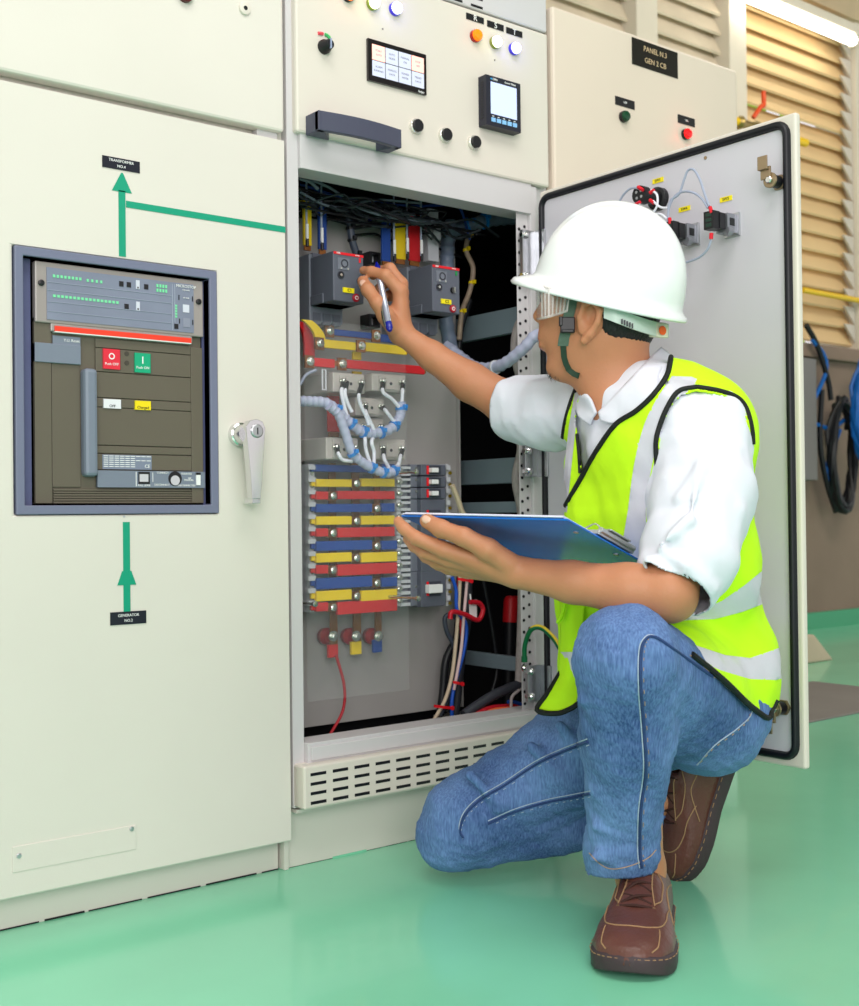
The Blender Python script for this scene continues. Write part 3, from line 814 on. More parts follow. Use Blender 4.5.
plate('label', RC, 677.6, 114.2, 694.5, 127.5, BLK, ['ON'], .007, v=-.001, lab='black label above the red button')
lamp(626, 116, (14, 66, 42), (10, 50, 30), 'green round button', RC, .1, .0128)
lamp(688, 133.5, (250, 20, 30), (255, 20, 20), 'glowing red round button', RC, 1.5, .0128)
# ------------------------------------------------------------------ devices on the mounting plate
DEVG = mat('device_dark_grey', (92, 96, 108), .42); DEVG2 = mat('device_mid_grey', (112, 116, 128), .42)
CTG = mat('transformer_grey', (190, 184, 178), .45); COPPER = mat('copper_bar', (150, 96, 52), .35, metal=.7, var=.1, vscale=20)
RED = mat('red_sleeve', (206, 32, 40), .42); YELS = mat('yellow_sleeve', (240, 204, 24), .42); BLUS = mat('blue_sleeve', (28, 70, 150), .42)
SCW = mat('bolt_zinc', (200, 204, 196), .25, metal=.9); TERM = mat('terminal_grey', (196, 198, 204), .45)
REDL = mat('red_label', (226, 30, 42), .4)
def pb(q, x0, y0, x1, y1, v, dep, m):
    a, z1 = XZ(x0, y0, v); c, z0 = XZ(x1, y1, v)
    q.box((a, v, z0), (c, v+dep, z1), m); return a, c, z0, z1
def contactor(fx0, fy0, fx1, fy1, yf, body_x, code, lab, toff):
    a, z1 = XZ(fx0, fy0, yf); c, z0 = XZ(fx1, fy1, yf); w, h = c-a, z1-z0
    t = thing('contactor', ((a+c)/2, .2, z0), lab, 'contactor')
    part('front_housing', t, lambda q: (q.box((a, yf, z0), (c, yf+.085, z1), DEVG),), bevel=.002)
    part('base', t, lambda q: (q.box((a-.004, yf+.08, z0-.03), (c+.004, .25, z1+.008), DEVG2), q.box((a-.002, yf+.035, z0+.0), (c+.002, yf+.09, z0+.02), DEVG)), bevel=.002)
    def term(q):
        for s in range(3):
            xx = a+w*(.17+.33*s)
            q.box((xx-.009, yf+.078, z1-.012), (xx+.009, yf+.14, z1+.010), DEVG); q.cyl((xx, yf+.077, z1-.002), (xx, yf+.08, z1-.002), .005, SCW, 10)
            q.box((xx-.009, yf+.078, z0-.035), (xx+.009, yf+.14, z0-.012), DEVG)
    part('terminal_block', t, term)
    y = yf-.0012
    def face(q):
        q.box((a+.001, y, z1-h*.06), (c-.001, yf, z1-.001), REDL)
        q.text('ABB', (a+w*.16, y-.0003, z1-h*.033), X_, Z_, .005, WTXT); q.text('TRIPPED', (c-w*.22, y-.0003, z1-h*.033), X_, Z_, .003, WTXT)
        q.box((c-w*.16, y, z1-h*.17), (c-w*.10, yf, z1-h*.08), REDL if code == 'C1' else mat('green_flag', (30, 140, 70), .4))
        q.box((a+w*.14, y, z1-h*.36), (a+w*.52, yf, z1-h*.12), DEVG2)
        q.text(code, (a+w*.5, y-.0018, z0+h*.235), X_, Z_, .0085, BLK)
        q.box((a+w*.30, y-.0012, z0+h*.185), (a+w*.66, yf, z0+h*.285), YLAB)
    part('front_label', t, face)
    def dial(q):
        q.lathe((a+w*.36, yf, z1-h*.23), -Y_, [(0, .0085), (.002, .0085), (.002, .006), (-.001, .006)], mat('dial_dark', (52, 54, 62), .4), 18)
        for k in (-1, 1): q.cyl((a+w*.36+k*.008, yf-.002, z1-h*.33), (a+w*.36+k*.008, yf, z1-h*.33), .0022, SCW, 8)
    part('dial', t, dial)
    def key(q):
        q.lathe((a+w*.24, yf, z1-h*.47), -Y_, [(0, .0075), (.002, .0075), (.002, .005), (.0, .005)], mat('dial_dark', (52, 54, 62), .4), 18)
        q.cyl((a+w*.24, yf-.003, z1-h*.47), (a+w*.24, yf, z1-h*.47), .003, SCW, 8)
    part('key_switch', t, key)
    part('reset_button', t, lambda q: (q.lathe((a+w*.72, yf, z0+h*.10), -Y_, [(0, .008), (.003, .008), (.004, .006)], mat('dark_red_button', (168, 22, 44), .35), 18), q.lathe((a+w*.72, yf-.004, z0+h*.10), -Y_, [(0, .0042), (.0004, .0042)], WTXT, 14), q.lathe((a+w*.72, yf-.0045, z0+h*.10), -Y_, [(0, .0024), (.0004, .0024)], mat('dark_red_button', (168, 22, 44), .35), 12)), smooth=False, label='dark red round button')
    if code == 'C2':
        part('rotary_switch', t, lambda q: (q.lathe((a+w*.74, yf, z1-h*.50), -Y_, [(0, .007), (.004, .006)], BLK, 14), q.box((a+w*.74-.001, yf-.008, z1-h*.50-.006), (a+w*.74+.001, yf-.004, z1-h*.50+.006), SCW)))
    else:
        part('rotary_switch', t, lambda q: q.lathe((a+w*.86, yf, z1-h*.55), -Y_, [(0, .007), (.003, .006)], BLK, 14))
    return t
contactor(333, 250.5, 364, 304, .075, 302, 'C1', 'dark grey motor circuit breaker marked C1 touched by the raised fingertips', 0)
contactor(432, 264, 460, 314.5, .075, 377, 'C2', 'dark grey motor circuit breaker marked C2 right of the raised hand', 0)
# rail clips beside the devices
for n, (x_, y_) in enumerate(((370, 260), (369.5, 322))):
    a, z = XZ(x_, y_, .235)
    o = MB(); o.ring((a-.014, z-.014), (a+.014, z+.014), (a-.009, z-.009), (a+.009, z+.009), .215, .25, BLK); o.box((a-.009, .235, z-.009), (a+.009, .25, z+.009), TERM)
    tag(o.build('cable_clip'), ('black square clip on the plate level with the C1 label top', 'black square clip on the plate below the hand')[n], 'clip')
# vertical coloured flat bars above the devices
for (x0, x1, y0, y1, m, cn, where) in ((303.5, 312, 196, 246, YELS, 'yellow', 'leftmost above the C1 device'), (318.5, 327, 202, 250, BLUS, 'dark blue', 'above the C1 device'),
        (382, 391, 212, 262, BLUS, 'blue', 'left of the yellow one behind the hand'), (395, 406, 211, 260, YELS, 'bright yellow', 'between a blue and a red one'), (409, 420.5, 213, 262, RED, 'red', 'above the C2 device')):
    t = thing('busbar', P((x0+x1)/2, y1, 1, .19), 'vertical %s sleeved busbar %s' % (cn, where), 'busbar', 'upright busbars above the two devices')
    a, z1 = XZ(x0, y0, .19); c, z0 = XZ(x1, y1, .19)
    part('sleeve', t, lambda q: (q.box((a, .19, z0), (c, .196, z1), m), q.box((a, .19, z1-.006), (c, .26, z1), m)), bevel=.001)
    part('copper_end', t, lambda q: q.box((a+.002, .191, z0-.01), (c-.002, .195, z0), COPPER))
    cx = P(x0+(3 if x0 < 380 else 12), y0+8, 1, .17)
    q = MB(); q.tube(spline([cx+Z_*.06, cx+Z_*.02, P(x0+(3 if x0 < 380 else 12), y1-6, 1, .165)], 5), .0022, GWIRE, 6)
    g = P(x0+(3.5 if x0 < 380 else 12.5), y1-22, 1, .165)
    q.cyl(g, g-Z_*.03, .0032, WTXT, 8); q.cyl(g-Z_*.03, g-Z_*.045, .0036, BLK, 8)
    tag(q.build('wire', smooth=True), 'thin grey control wire with white marker beside the %s upright busbar' % cn, 'wire', 'marked wires beside the upright busbars')
b = MB(); pb(b, 428, 208, 439, 262, .2, .02, TERM); pb(b, 434, 224, 441, 240, .19, .01, TERM)
tag(b.build('insulator', bevel=.001), 'beige upright spacer bar between the red busbar and the grey conduit', 'spacer')
# horizontal busbars under the devices
def hbar(name, segs, v, m, bolts, lab, tilt=0):
    t = thing('busbar', P(segs[0][0], segs[0][3], 1, v), lab, 'busbar', 'level busbars below the devices')
    for (x0, y0, x1, y1, y2, y3) in segs and [(s[0], s[1], s[2], s[3], 0, 0) for s in segs]:
        part('sleeve', t, lambda q: pb(q, x0, y0, x1, y1, v, .008, m), bevel=.0012)
    s0, s1 = segs[0], segs[-1]
    part('copper_bar', t, lambda q: pb(q, s0[0]-6, s0[1]+1, s1[2]+1, s1[3]-1, v+.002, .004, COPPER))
    for (x_, y_) in bolts:
        c = P(x_, y_, 1, v)
        part('bolt', t, lambda q: (q.box((c[0]-.0105, v-.003, c[2]-.013), (c[0]+.0105, v+.002, c[2]+.012), COPPER), q.lathe(c-Y_*.003, -Y_, [(0, .0085), (.003, .0085), (.003, .006), (.008, .006), (.009, .004)], SCW, 16)))
    return t
hbar('b', [(330.5, 328.5, 372, 339), (380, 334, 412, 345)], .16, BLUS, [(375.5, 336), (329, 331)], 'dark blue level busbar directly below the C1 device')
hbar('b', [(323, 339, 356, 350.5), (364, 342, 407, 355)], .145, YELS, [(319, 343.5), (360.5, 346)], 'yellow level busbar between the blue and the red one')
hbar('b', [(314, 357.5, 335, 368), (347, 359.5, 425, 374.5)], .13, RED, [(309, 361.5), (341.5, 364)], 'long red level busbar ending behind the forearm')
for pts, m, cn in (([(306, 320), (312, 325), (318, 333), (320, 340)], YELS, 'yellow'), ([(302, 322), (307, 333), (309, 345), (309, 357)], RED, 'red')):
    q = MB(); q.strip(spline([P(x, y, 1, .15+.02*(m is RED)) for x, y in pts], 5), X_, .012, .006, m)
    tag(q.build('busbar_bend'), 'bent %s sleeved bar at the left edge of the opening' % cn, 'busbar')
for (x0, y0, x1, y1, m, cn, v) in ((353, 351, 361.5, 360, YELS, 'yellow', .17), (328, 392, 340, 432, RED, 'red', .19), (353, 371, 362, 376, YELS, 'small yellow', .17)):
    q = MB(); pb(q, x0, y0, x1, y1, v, .006, m)
    tag(q.build('busbar_link', bevel=.001), {'yellow': 'short yellow upright link between the yellow and red busbars', 'red': 'wide red upright bar behind the cables in the middle', 'small yellow': 'tiny yellow upright link above the grey transformers'}[cn], 'busbar')
q = MB(); pb(q, 329.5, 432, 339, 437, .19, .005, COPPER); tag(q.build('copper_tab'), 'short bare copper tab at the foot of the red upright bar', 'copper tab')
# current transformers
def ct(x0, y0, x1, y1, v, dep, lab, case_=False):
    a, z1 = XZ(x0, y0, v); c, z0 = XZ(x1, y1, v); w, h = c-a, z1-z0
    t = thing('current_transformer', ((a+c)/2, .2, z0), lab, 'current transformer', 'grey current transformers')
    part('housing', t, lambda q: (q.box((a, v, z0), (c, min(v+dep, .249), z1), CTG)), bevel=.0025)
    part('terminal_plate', t, lambda q: (q.box((a+w*.18, v-.003, z0+h*.08), (c-w*.06, v, z1-h*.10), CTG), q.box((a+w*.36, v-.006, z0+h*.12), (a+w*.64, v-.003, z1-h*.22), CTG), q.cyl((a+w*.5, v-.0075, z0+h*.45), (a+w*.5, v-.005, z0+h*.45), .0035, mat('slot_dark', (60, 58, 66), .5), 8)), bevel=.001)
    for s in (.24, .82):
        part('screw', t, lambda q: q.lathe((a+w*s, v-.003, z0+h*.55), -Y_, [(0, .0065), (.004, .0065), (.004, .0045), (.012, .0045), (.013, .003)], SCW, 12))
    return [(a+w*.24, v-.012, z0+h*.5), (a+w*.82, v-.012, z0+h*.5)]
T = {}
T['A'] = ct(333, 372, 365, 394, .125, .12, 'grey current transformer with a cable tie, below the red busbar at left')
T['B'] = ct(372, 373, 406, 393, .125, .10, 'grey current transformer below the red busbar, nearest the wrist')
T['C'] = ct(355.5, 397, 384.5, 417, .14, .10, 'grey current transformer in the middle column, upper one')
T['D'] = ct(355, 418, 384, 437, .15, .09, 'grey current transformer in the middle column, lower one')
T['E'] = ct(326, 437, 358.5, 460, .125, .12, 'grey current transformer at lower left above the yellow and blue bars')
T['F'] = ct(373, 438.5, 405.5, 460, .14, .10, 'grey current transformer at lower right above the fuse combs')
q = MB(); q.ring((XZ(322, 370, .12)[0], XZ(322, 390, .12)[1]), (XZ(326, 370, .12)[0]+.002, XZ(322, 369, .12)[1]), (XZ(323.5, 370, .12)[0], XZ(322, 389, .12)[1]), (XZ(324.5, 370, .12)[0]+.002, XZ(322, 370, .12)[1]), .121, .123, TERM)
tag(q.build('cable_tie'), 'white cable tie strapped round the left current transformer', 'cable tie')
# spiral wrapped conduits between the transformers
WRAP = mat('spiral_wrap', (178, 184, 210), .3, var=.04, vscale=40); CLIPB = mat('blue_cable_tie', (20, 130, 215), .4)
def loom(pts, v, r, lab, ties=(), m=None, wrap=True, tie_m=None, name='cable_loom', extra=()):
    p3 = spline([P(x, y, 1, v if not hasattr(v, '__len__') else v[i]) for i, (x, y) in enumerate(pts)]+list(extra), 10)
    t = thing(name, p3[0], lab, 'cable loom')
    rr = [r*(.95+(.13 if (i % 4) < 1 else 0)) for i in range(len(p3))] if wrap else r
    part('wrap', t, lambda q: q.tube(p3, rr, m or WRAP, 12), smooth=True)
    for k in ties:
        i = int(k*(len(p3)-1)); d = p3[min(i+1, len(p3)-1)]-p3[max(i-1, 0)]; d /= np.linalg.norm(d)
        def fn(q):
            q.tube([p3[i]-d*.003, p3[i]+d*.003], r*1.22, tie_m or CLIPB, 14)
            q.obox(p3[i]-Y_*r*1.2+Z_*r*.4, (X_, Y_, Z_), (.004, .004, .004), tie_m or CLIPB)
        part('tie', t, fn)
    return p3
loom([(298, 401), (312, 401.5), (326, 403), (339, 412), (349, 422), (361, 431), (373, 433), (386, 431), (396, 424), (401, 412), (401, 402)], .105, .0105, 'upper grey spiral wrapped loom curving between the current transformers', (.28, .42, .52, .66, .78, .93))
loom([(329, 406), (338, 414), (345, 432), (352, 452), (362, 462), (376, 470), (388, 473), (398, 469)], .092, .0095, 'lower grey spiral wrapped loom running down past the left transformer', (.45, .68, .8, .95))
WH = mat('white_marker_wire', (232, 234, 244), .4)
wn_ = 0
def twire(pa, mids, v=.1, lab=''):
    global wn_
    a = np.array(pa); pts = [a+Y_*.002]+[P(x, y, 1, v) for x, y in mids]
    sp = spline(pts, 6); k = max(3, len(sp)//4)
    t = thing('lead_wire', a, lab, 'wire', 'white leads of the current transformers')
    part('boot', t, lambda q: q.tube(sp[:k+1], .0052, BLK, 8), smooth=True, label='black boot')
    part('wire', t, lambda q: q.tube(sp[k:], .0038, WH, 8), smooth=True)
twire(T['A'][0], [(341.5, 392), (344, 405), (347, 416)], lab='white lead from the left screw of the transformer with the cable tie')
twire((T['A'][0][0]+.008, T['A'][0][1], T['A'][0][2]), [(345, 393), (348, 404), (352, 412)], lab='second white lead from the left screw of the transformer with the cable tie')
twire(T['A'][1], [(359, 394), (360, 403), (366, 416), (369, 425)], lab='white lead from the right screw of the transformer with the cable tie')
twire(T['B'][0], [(383, 392), (392, 399), (399, 407)], lab='white lead from the left screw of the transformer nearest the wrist')
twire(T['B'][1], [(402.5, 392), (402, 400), (401, 407)], lab='white lead from the right screw of the transformer nearest the wrist')
twire(T['C'][0], [(366, 413), (370, 421), (374, 430)], lab='white lead from the left screw of the upper middle transformer')
twire(T['C'][1], [(386, 411), (392, 419), (397, 424)], lab='white lead from the right screw of the upper middle transformer')
twire(T['D'][0], [(365, 438), (366, 450), (370, 463)], lab='white lead from the left screw of the lower middle transformer')
twire(T['D'][1], [(372, 440), (374, 452), (374, 466)], lab='white lead crossing from the lower middle transformer down to the loom')
twire(T['E'][0], [(339, 455), (343, 460), (352, 461)], lab='white lead from the left screw of the lower left transformer')
twire(T['E'][1], [(357, 452), (362, 460)], lab='white lead from the right screw of the lower left transformer')
twire(T['F'][0], [(384, 458), (388, 466), (390, 471)], lab='white lead from the left screw of the lower right transformer')
twire(T['F'][1], [(400, 458), (399, 463), (395, 469)], lab='white lead from the right screw of the lower right transformer')
# ------------------------------------------------------------------ breaker stack with coloured feeder bars
VB = .165
comb = thing('terminal_rail', P(309, 610, 1, VB), 'white comb shaped terminal rail at the left of the coloured bars', 'terminal rail')
def combf(x0, x1, y0, y1, v):
    def fn(q):
        pb(q, x0, y0, x1, y1, v+.012, .05, TERM)
        n = 12
        for i in range(n):
            ya = y0+(y1-y0)*(i+.1)/n; yb = y0+(y1-y0)*(i+.45)/n
            pb(q, x0, ya, x1, yb, v, .013, TERM)
            c = P((x0+x1)/2, (yb+y0+(y1-y0)*(i+1.1)/n)/2, 1, v+.01); q.cyl(c, c+Y_*.004, .0042, SCW, 8)
    return fn
part('comb', comb, combf(308.5, 316, 464, 612, VB))
for i, (x0, x1, m, cn) in enumerate(((329, 338, RED, 'red'), (352, 361.5, YELS, 'yellow'), (374, 382, BLUS, 'blue'))):
    yb = (655, 652, 650)[i]
    t = thing('copper_busbar', P(x0, yb, 1, .215), 'upright copper busbar with a %s tip behind the coloured feeder bars' % cn, 'busbar', 'three upright copper busbars')
    part('bar', t, lambda q: pb(q, x0, 463, x1, yb-10, .205, .006, COPPER), bevel=.001)
    part('tip', t, lambda q: pb(q, x0-.3, yb-10, x1+.3, yb+2, .204, .008, m), bevel=.001, label='%s insulated tip' % cn)
    c = P(x0+4, 636, 1, .2)
    part('bolt', t, lambda q: q.lathe(c, -Y_, [(0, .011), (.003, .011), (.003, .007), (.01, .007), (.011, .005)], SCW, 16))
    c2 = P(x0-4, 636, 1, .235)
    q = MB(); q.lathe(c2+Y_*.012, -Y_, [(0, .012), (.008, .017), (.02, .018), (.028, .012)], mat('red_insulator', (150, 24, 38), .4), 20)
    tag(q.build('insulator', smooth=True), 'round dark red insulator beside the %s tipped copper busbar' % cn, 'insulator', 'red insulators')
fc = [('b', BLUS, 'blue'), ('y', YELS, 'yellow'), ('r', RED, 'red')]
rowy = [468, 482.5, 495, 507.5, 520, 532, 545, 557, 569, 582, 595, 606.5]
ordn = ['topmost', 'second', 'third', 'lowest']
for i, y in enumerate(rowy):
    k, m, cn = fc[i % 3]
    x1 = 395 if i < 6 else 397.5
    t = thing('feeder_busbar', P(312, y, 1, VB), 'level %s feeder bar, %s %s one of the stack above the red tips' % (cn, ordn[i//3], cn), 'busbar', 'level coloured feeder bars')
    h = 4.2; v = VB-.004
    split = {'b': 377, 'y': 356.5, 'r': 333}[k]
    cb = P(split, y+1, 1, v-.002)
    part('sleeve', t, lambda q: (pb(q, 316.5, y-h+.6, split-4.5, y+h+.3, v, .010, m), pb(q, 311.5, y-h+1.5, 317, y+h-.5, v+.006, .008, m)), bevel=.0012)
    part('sleeve', t, lambda q: pb(q, split+5, y-h, x1, y+h, v, .010, m), bevel=.0012)
    part('bolt', t, lambda q: (q.box((cb[0]-.011, v+.002, cb[2]-.009), (cb[0]+.011, v+.008, cb[2]+.009), COPPER), q.lathe(cb, -Y_, [(0, .0075), (.004, .0075), (.006, .004)], SCW, 12)))
def mccb(y0, y1, poles, toggle, lab):
    t = thing('moulded_case_breaker', P(425, y1, 1, VB), lab, 'circuit breaker', 'grey moulded case breakers in the stack')
    part('body', t, lambda q: (pb(q, 410.5, y0+.3, 421, y1-.3, VB, .08, DEVG2), pb(q, 421, y0+.3, 446, y1-.3, VB-.014, .09, DEVG)), bevel=.002)
    def fr(q):
        n = poles
        for i in range(n):
            ya = y0+(y1-y0)*i/n; yb = y0+(y1-y0)*(i+1)/n; hh = yb-ya
            pb(q, 397, ya+.5, 401, yb-.5, VB+.004, .05, TERM); pb(q, 401, ya+.2*hh, 410.5, ya+.42*hh, VB, .05, TERM); pb(q, 401, ya+.75*hh, 410.5, yb-.02*hh, VB, .05, TERM)
            c = P(399.5, ya+hh*.5, 1, VB); q.lathe(c+Y_*.002, -Y_, [(0, .0065), (.004, .0065), (.004, .004), (.009, .004)], SCW, 10)
            q.box((c[0]-.002, VB+.01, c[2]-.006), (c[0]+.03, VB+.03, c[2]+.006), mat('terminal_shade', (120, 124, 132), .5))
            pb(q, 446.5, ya+.1*hh, 450.5, ya+.5*hh, VB, .04, TERM); pb(q, 446, ya, 448.5, yb, VB+.008, .04, TERM)
            c = P(449.5, ya+hh*.75, 1, VB+.006); q.cyl(c, c-Y_*.004, .0038, mat('brass_terminal', (190, 160, 60), .3, metal=.8), 8)
    part('terminal', t, fr)
    ym = (y0+y1)/2; hh = min((y1-y0)*.36, 7)
    if toggle:
        part('toggle_plate', t, lambda q: (pb(q, 427, ym-hh, 429, ym+hh, VB-.016, .003, REDL), pb(q, 429, ym-hh, 441, ym+hh, VB-.0155, .003, mat('toggle_recess', (60, 64, 74), .5))))
        part('toggle', t, lambda q: pb(q, 429.5+ (3 if poles == 1 else 0), ym-hh*.55, 443 if poles == 3 else 439, ym+hh*.55, VB-.028, .016, WTXT), bevel=.0012, label='white toggle')
    c = P(416, ym-2, 1, VB)
    part('screw', t, lambda q: q.cyl(c, c-Y_*.0012, .003, SCW, 8))
mccb(464, 476, 1, True, 'small grey breaker with white toggle, topmost of the stack')
mccb(476, 487.5, 1, True, 'small grey breaker with white toggle, second from the top')
mccb(487.5, 499, 1, True, 'small grey breaker with white toggle, third from the top')
mccb(499, 535, 3, True, 'wide grey breaker partly behind the hand, upper of two')
mccb(535, 571.5, 3, True, 'wide grey breaker partly behind the hand, lower of two')
mccb(571.5, 606, 3, True, 'wide grey breaker with white toggle at the foot of the stack')
# clear protective sheet
mc = mat('clear_acrylic', (235, 242, 245), .06, alpha=.035, spec=.6)
b = MB(); a, z1 = XZ(306, 290, .06); c, z0 = XZ(412, 690, .06)
b = MB(); b.box((a, .068, z0), (c, .071, XZ(412, 330, .06)[1]), mc); o = b.build('acrylic_sheet')
tag(o, 'clear acrylic cover sheet standing in front of the coloured feeder bars', 'cover sheet')
for kk, (x_, y_) in enumerate(((417, 598.5), (415, 472), (314, 604))):
    c = P(x_, y_, 1, .066); q = MB(); q.lathe(c+Y_*.18, -Y_, [(0, .003), (.18, .003), (.18, .0055), (.186, .0055), (.187, .003)], SCW, 12)
    tag(q.build('stand_off', smooth=True), ['steel stand-off bolt of the clear sheet at lower right', 'steel stand-off bolt of the clear sheet at upper right', 'steel stand-off bolt of the clear sheet at lower left'][kk], 'bolt')
# ------------------------------------------------------------------ other cables
GW2 = mat('grey_sleeve', (116, 128, 150), .4, var=.08, vscale=30); GW3 = mat('dull_wire', (96, 108, 118), .5)
loom([(452, 352), (446, 320), (447, 290), (447, 262), (448, 240), (452, 222)], [.24, .24, .24, .24, .24, .24], .017, 'thick grey upright conduit behind the C2 device', (), GW2)
loom([(452, 232), (466, 226), (480, 222), (500, 219), (518, 217), (523, 208)], [.24, .22, .2, .2, .2, .2], .015, 'grey conduit running level under the top of the opening', (.25, .45), GW2)
loom([(446, 345), (462, 358), (475, 367), (492, 368), (507, 362), (524, 348), (541, 334)], [.24, .2, .12, .05, .0, -.04, -.07], .0125, 'grey wrapped conduit bending out past the perforated post to the door', (.36,), WRAP, tie_m=TERM, extra=[np.array((1.765, -.125, .985)), np.array((1.776, -.20, 1.0)), np.array((1.776, -.32, 1.01))])
loom([(470, 232), (466, 250), (473, 268), (470, 290), (462, 312), (459, 340)], .22, .006, 'tan and grey wire bundle with yellow ties hanging in the dark opening', (.05, .2, .55, .8), mat('tan_wires', (150, 130, 112), .5, var=.2, vscale=60), False, YELS)
loom([(470, 300), (461, 330), (458, 360)], .23, .007, 'black cable below the tan wire bundle', (), BLKC, False, name='power_cable')
loom([(527, 310), (517, 330), (515, 355), (521, 385), (519, 420), (521, 450), (516, 480), (522, 520), (522, 600), (519, 690)], .10, .010, 'bundle of pale wires running down behind the perforated post', (), mat('pale_wires', (172, 164, 160), .5, var=.15, vscale=60), False)
loom([(346, 208), (350, 225), (352, 240), (357, 255), (360, 262)], .2, .008, 'dark cable loom with black bands between the blue busbars', (.3, .5, .75), mat('dark_loom', (66, 74, 88), .4), False, BLKC)
nm = 0
for pts, v, r, m, lab in (([(300, 192), (325, 205), (345, 207), (375, 200), (420, 203)], .14, .0026, GW3, 'thin grey wire sagging across the top left of the opening'),
        ([(300, 176), (330, 188), (360, 208), (400, 219), (440, 222)], .13, .003, GW3, 'long grey wire crossing the upright busbars'),
        ([(300, 184), (340, 197), (380, 203), (420, 206), (455, 204)], .2, .003, BLUS, 'blue wire under the cable nest at the top'),
        ([(455, 198), (463, 215), (470, 240)], .2, .003, BLUS, 'short blue wire dropping at the top of the dark opening'),
        ([(299, 178), (310, 182), (318, 189)], .1, .0035, GW3, 'stiff grey wire end at the top left corner of the opening'),
        ([(336, 655), (344, 685), (343, 710), (330, 735)], .19, .0032, mat('red_wire', (176, 26, 40), .4), 'thin red wire curving down from the red tipped busbar'),
        ([(300, 385), (306, 375), (316, 370)], .12, .003, GWIRE, 'pale wire at the left edge beside the tied transformer'),
        ([(452, 485), (458, 500), (462, 512), (466, 518)], .15, .006, mat('tan_wires2', (196, 180, 150), .5), 'tan wires leaving the stack beside the board')):
    q = MB(); q.tube(spline([P(x, y, 1, v) for x, y in pts], 8), r, m, 7); tag(q.build('wire', smooth=True), lab, 'wire')
# cable nest at the very top of the opening: nobody can count it
q = MB(); rr = random.Random(3)
for i in range(34):
    x0 = rr.uniform(1.19, 1.5); z = rr.uniform(1.262, 1.30); y = rr.uniform(.12, .24); pts = []
    for k in range(7): pts.append((x0+k*rr.uniform(.03, .06), y+rr.uniform(-.03, .03), z+rr.uniform(-.012, .012)-.004*k*rr.random()))
    q.tube(spline(pts, 4), rr.uniform(.0018, .0032), rr.choice([BLKC, BLKC, BLKC, mat('nest_grey', (38, 46, 50), .6)]), 5)
o = q.build('cable_nest', smooth=True); tag(o, 'dark tangle of thin cables filling the top of the opening', 'cables', kind='stuff')
# lower cable run
def cab(name, pts, v, r, m, lab, cat='cable'):
    q = MB(); q.tube(spline([P(x, y, 1, v if not hasattr(v, '__len__') else v[i]) for i, (x, y) in enumerate(pts)], 8), r, m, 10)
    return tag(q.build(name, smooth=True), lab, cat)
REDW = mat('red_cable', (190, 28, 44), .4); BEI = mat('beige_cable', (206, 186, 160), .45)
cab('cable', [(462, 570), (460, 610), (458, 640), (452, 680), (447, 712)], .21, .012, BLKC, 'thick black cable in the run right of the breaker stack')
cab('cable', [(468, 575), (467, 620), (461, 660), (455, 715)], .20, .010, mat('dark_grey_cable', (48, 50, 58), .5), 'dark grey cable beside the thick black one in the run')
cab('cable', [(456, 640), (446, 660), (443, 690), (440, 715)], .19, .009, BLKC, 'black cable bowing left at the foot of the run')
cab('cable', [(462, 625), (452, 615), (445, 618), (447, 632), (455, 650), (454, 680), (440, 716)], .18, .0055, mat('slate_cable', (64, 70, 82), .45), 'slate cable looping left out of the run')
cab('cable', [(460, 574), (459, 600), (456, 640), (452, 675), (445, 700), (434, 720)], .165, .0042, BEI, 'beige cable down the front of the run')
cab('cable', [(452, 577), (456, 590), (457, 610), (466, 625), (464, 650), (456, 680), (452, 700), (452, 720)], .16, .0042, mat('blue_wire', (30, 84, 190), .4), 'blue cable twisting down the run')
cab('cable', [(459, 573), (458, 600), (462, 640), (459, 668)], .17, .0035, REDW, 'red cable down the middle of the run')
cab('cable', [(468, 570), (464, 615), (461, 650), (454, 690)], .155, .0035, mat('pink_wire', (220, 190, 190), .45), 'pale pink cable at the right of the run')
cab('cable', [(450, 619), (452, 612), (464, 614), (478, 620), (483, 610), (479, 603), (470, 602)], .14, .0055, REDW, 'thick red cable looping round the white tag')
for n, (x0, x1, y) in enumerate(((458, 471, 580), (452, 464, 613), (453, 462, 683), (434, 452, 707))):
    q = MB(); a = P(x0, y-1, 1, .145); c = P(x1, y+1, 1, .145); q.strip([a, (a+c)/2-Y_*.004, c], Z_, .003, .002, REDL); q.lathe(c, -Y_, [(0, .005), (.003, .005)], REDL, 8)
    tag(q.build('cable_tie'), ['red cable tie on the run just under the wrist', 'red cable tie on the run beside the white tag', 'small red cable tie low on the run', 'wide red cable tie lowest on the run'][n], 'cable tie', 'red cable ties')
q = MB(); a = P(469, 600, 1, .15); c = P(476.5, 618, 1, .15); q.box((a[0], .148, c[2]), (c[0], .150, a[2]), WTXT); q.tube([P(470, 594, 1, .149), P(471, 601, 1, .149)], .002, WTXT, 6)
tag(q.build('paper_tag', bevel=.0006), 'white paper tag tied into the cable run', 'tag')
for x_, n in ((510, 'thick black cable with red sleeve beside the perforated post'), (519, 'black cable with red sleeve half behind the perforated post')):
    t = thing('power_cable', P(x_, 700, 1, .33), n, 'cable', 'red sleeved power cables')
    k = .33 if x_ == 510 else .36
    part('cable', t, lambda q: q.tube([P(x_, 616, 1, k), P(x_-1, 660, 1, k), P(x_-3, 715, 1, k)], .017, BLKC, 14), smooth=True)
    part('sleeve', t, lambda q: q.tube([P(x_+1, 596, 1, k), P(x_+1, 600, 1, k), P(x_, 622, 1, k)], [.012, .0185, .0185], RED, 14), smooth=True, label='red heat shrink sleeve')
cab('cable', [(482, 575), (487, 600), (494, 640), (497, 670), (490, 700)], .2, .0045, BLKC, 'thin black cable hanging free in the dark opening')
cab('cable', [(464, 715), (478, 705), (496, 694), (520, 684)], .10, .011, mat('grey_black_cable', (60, 62, 70), .5), 'thick dark cable rising right along the sill')
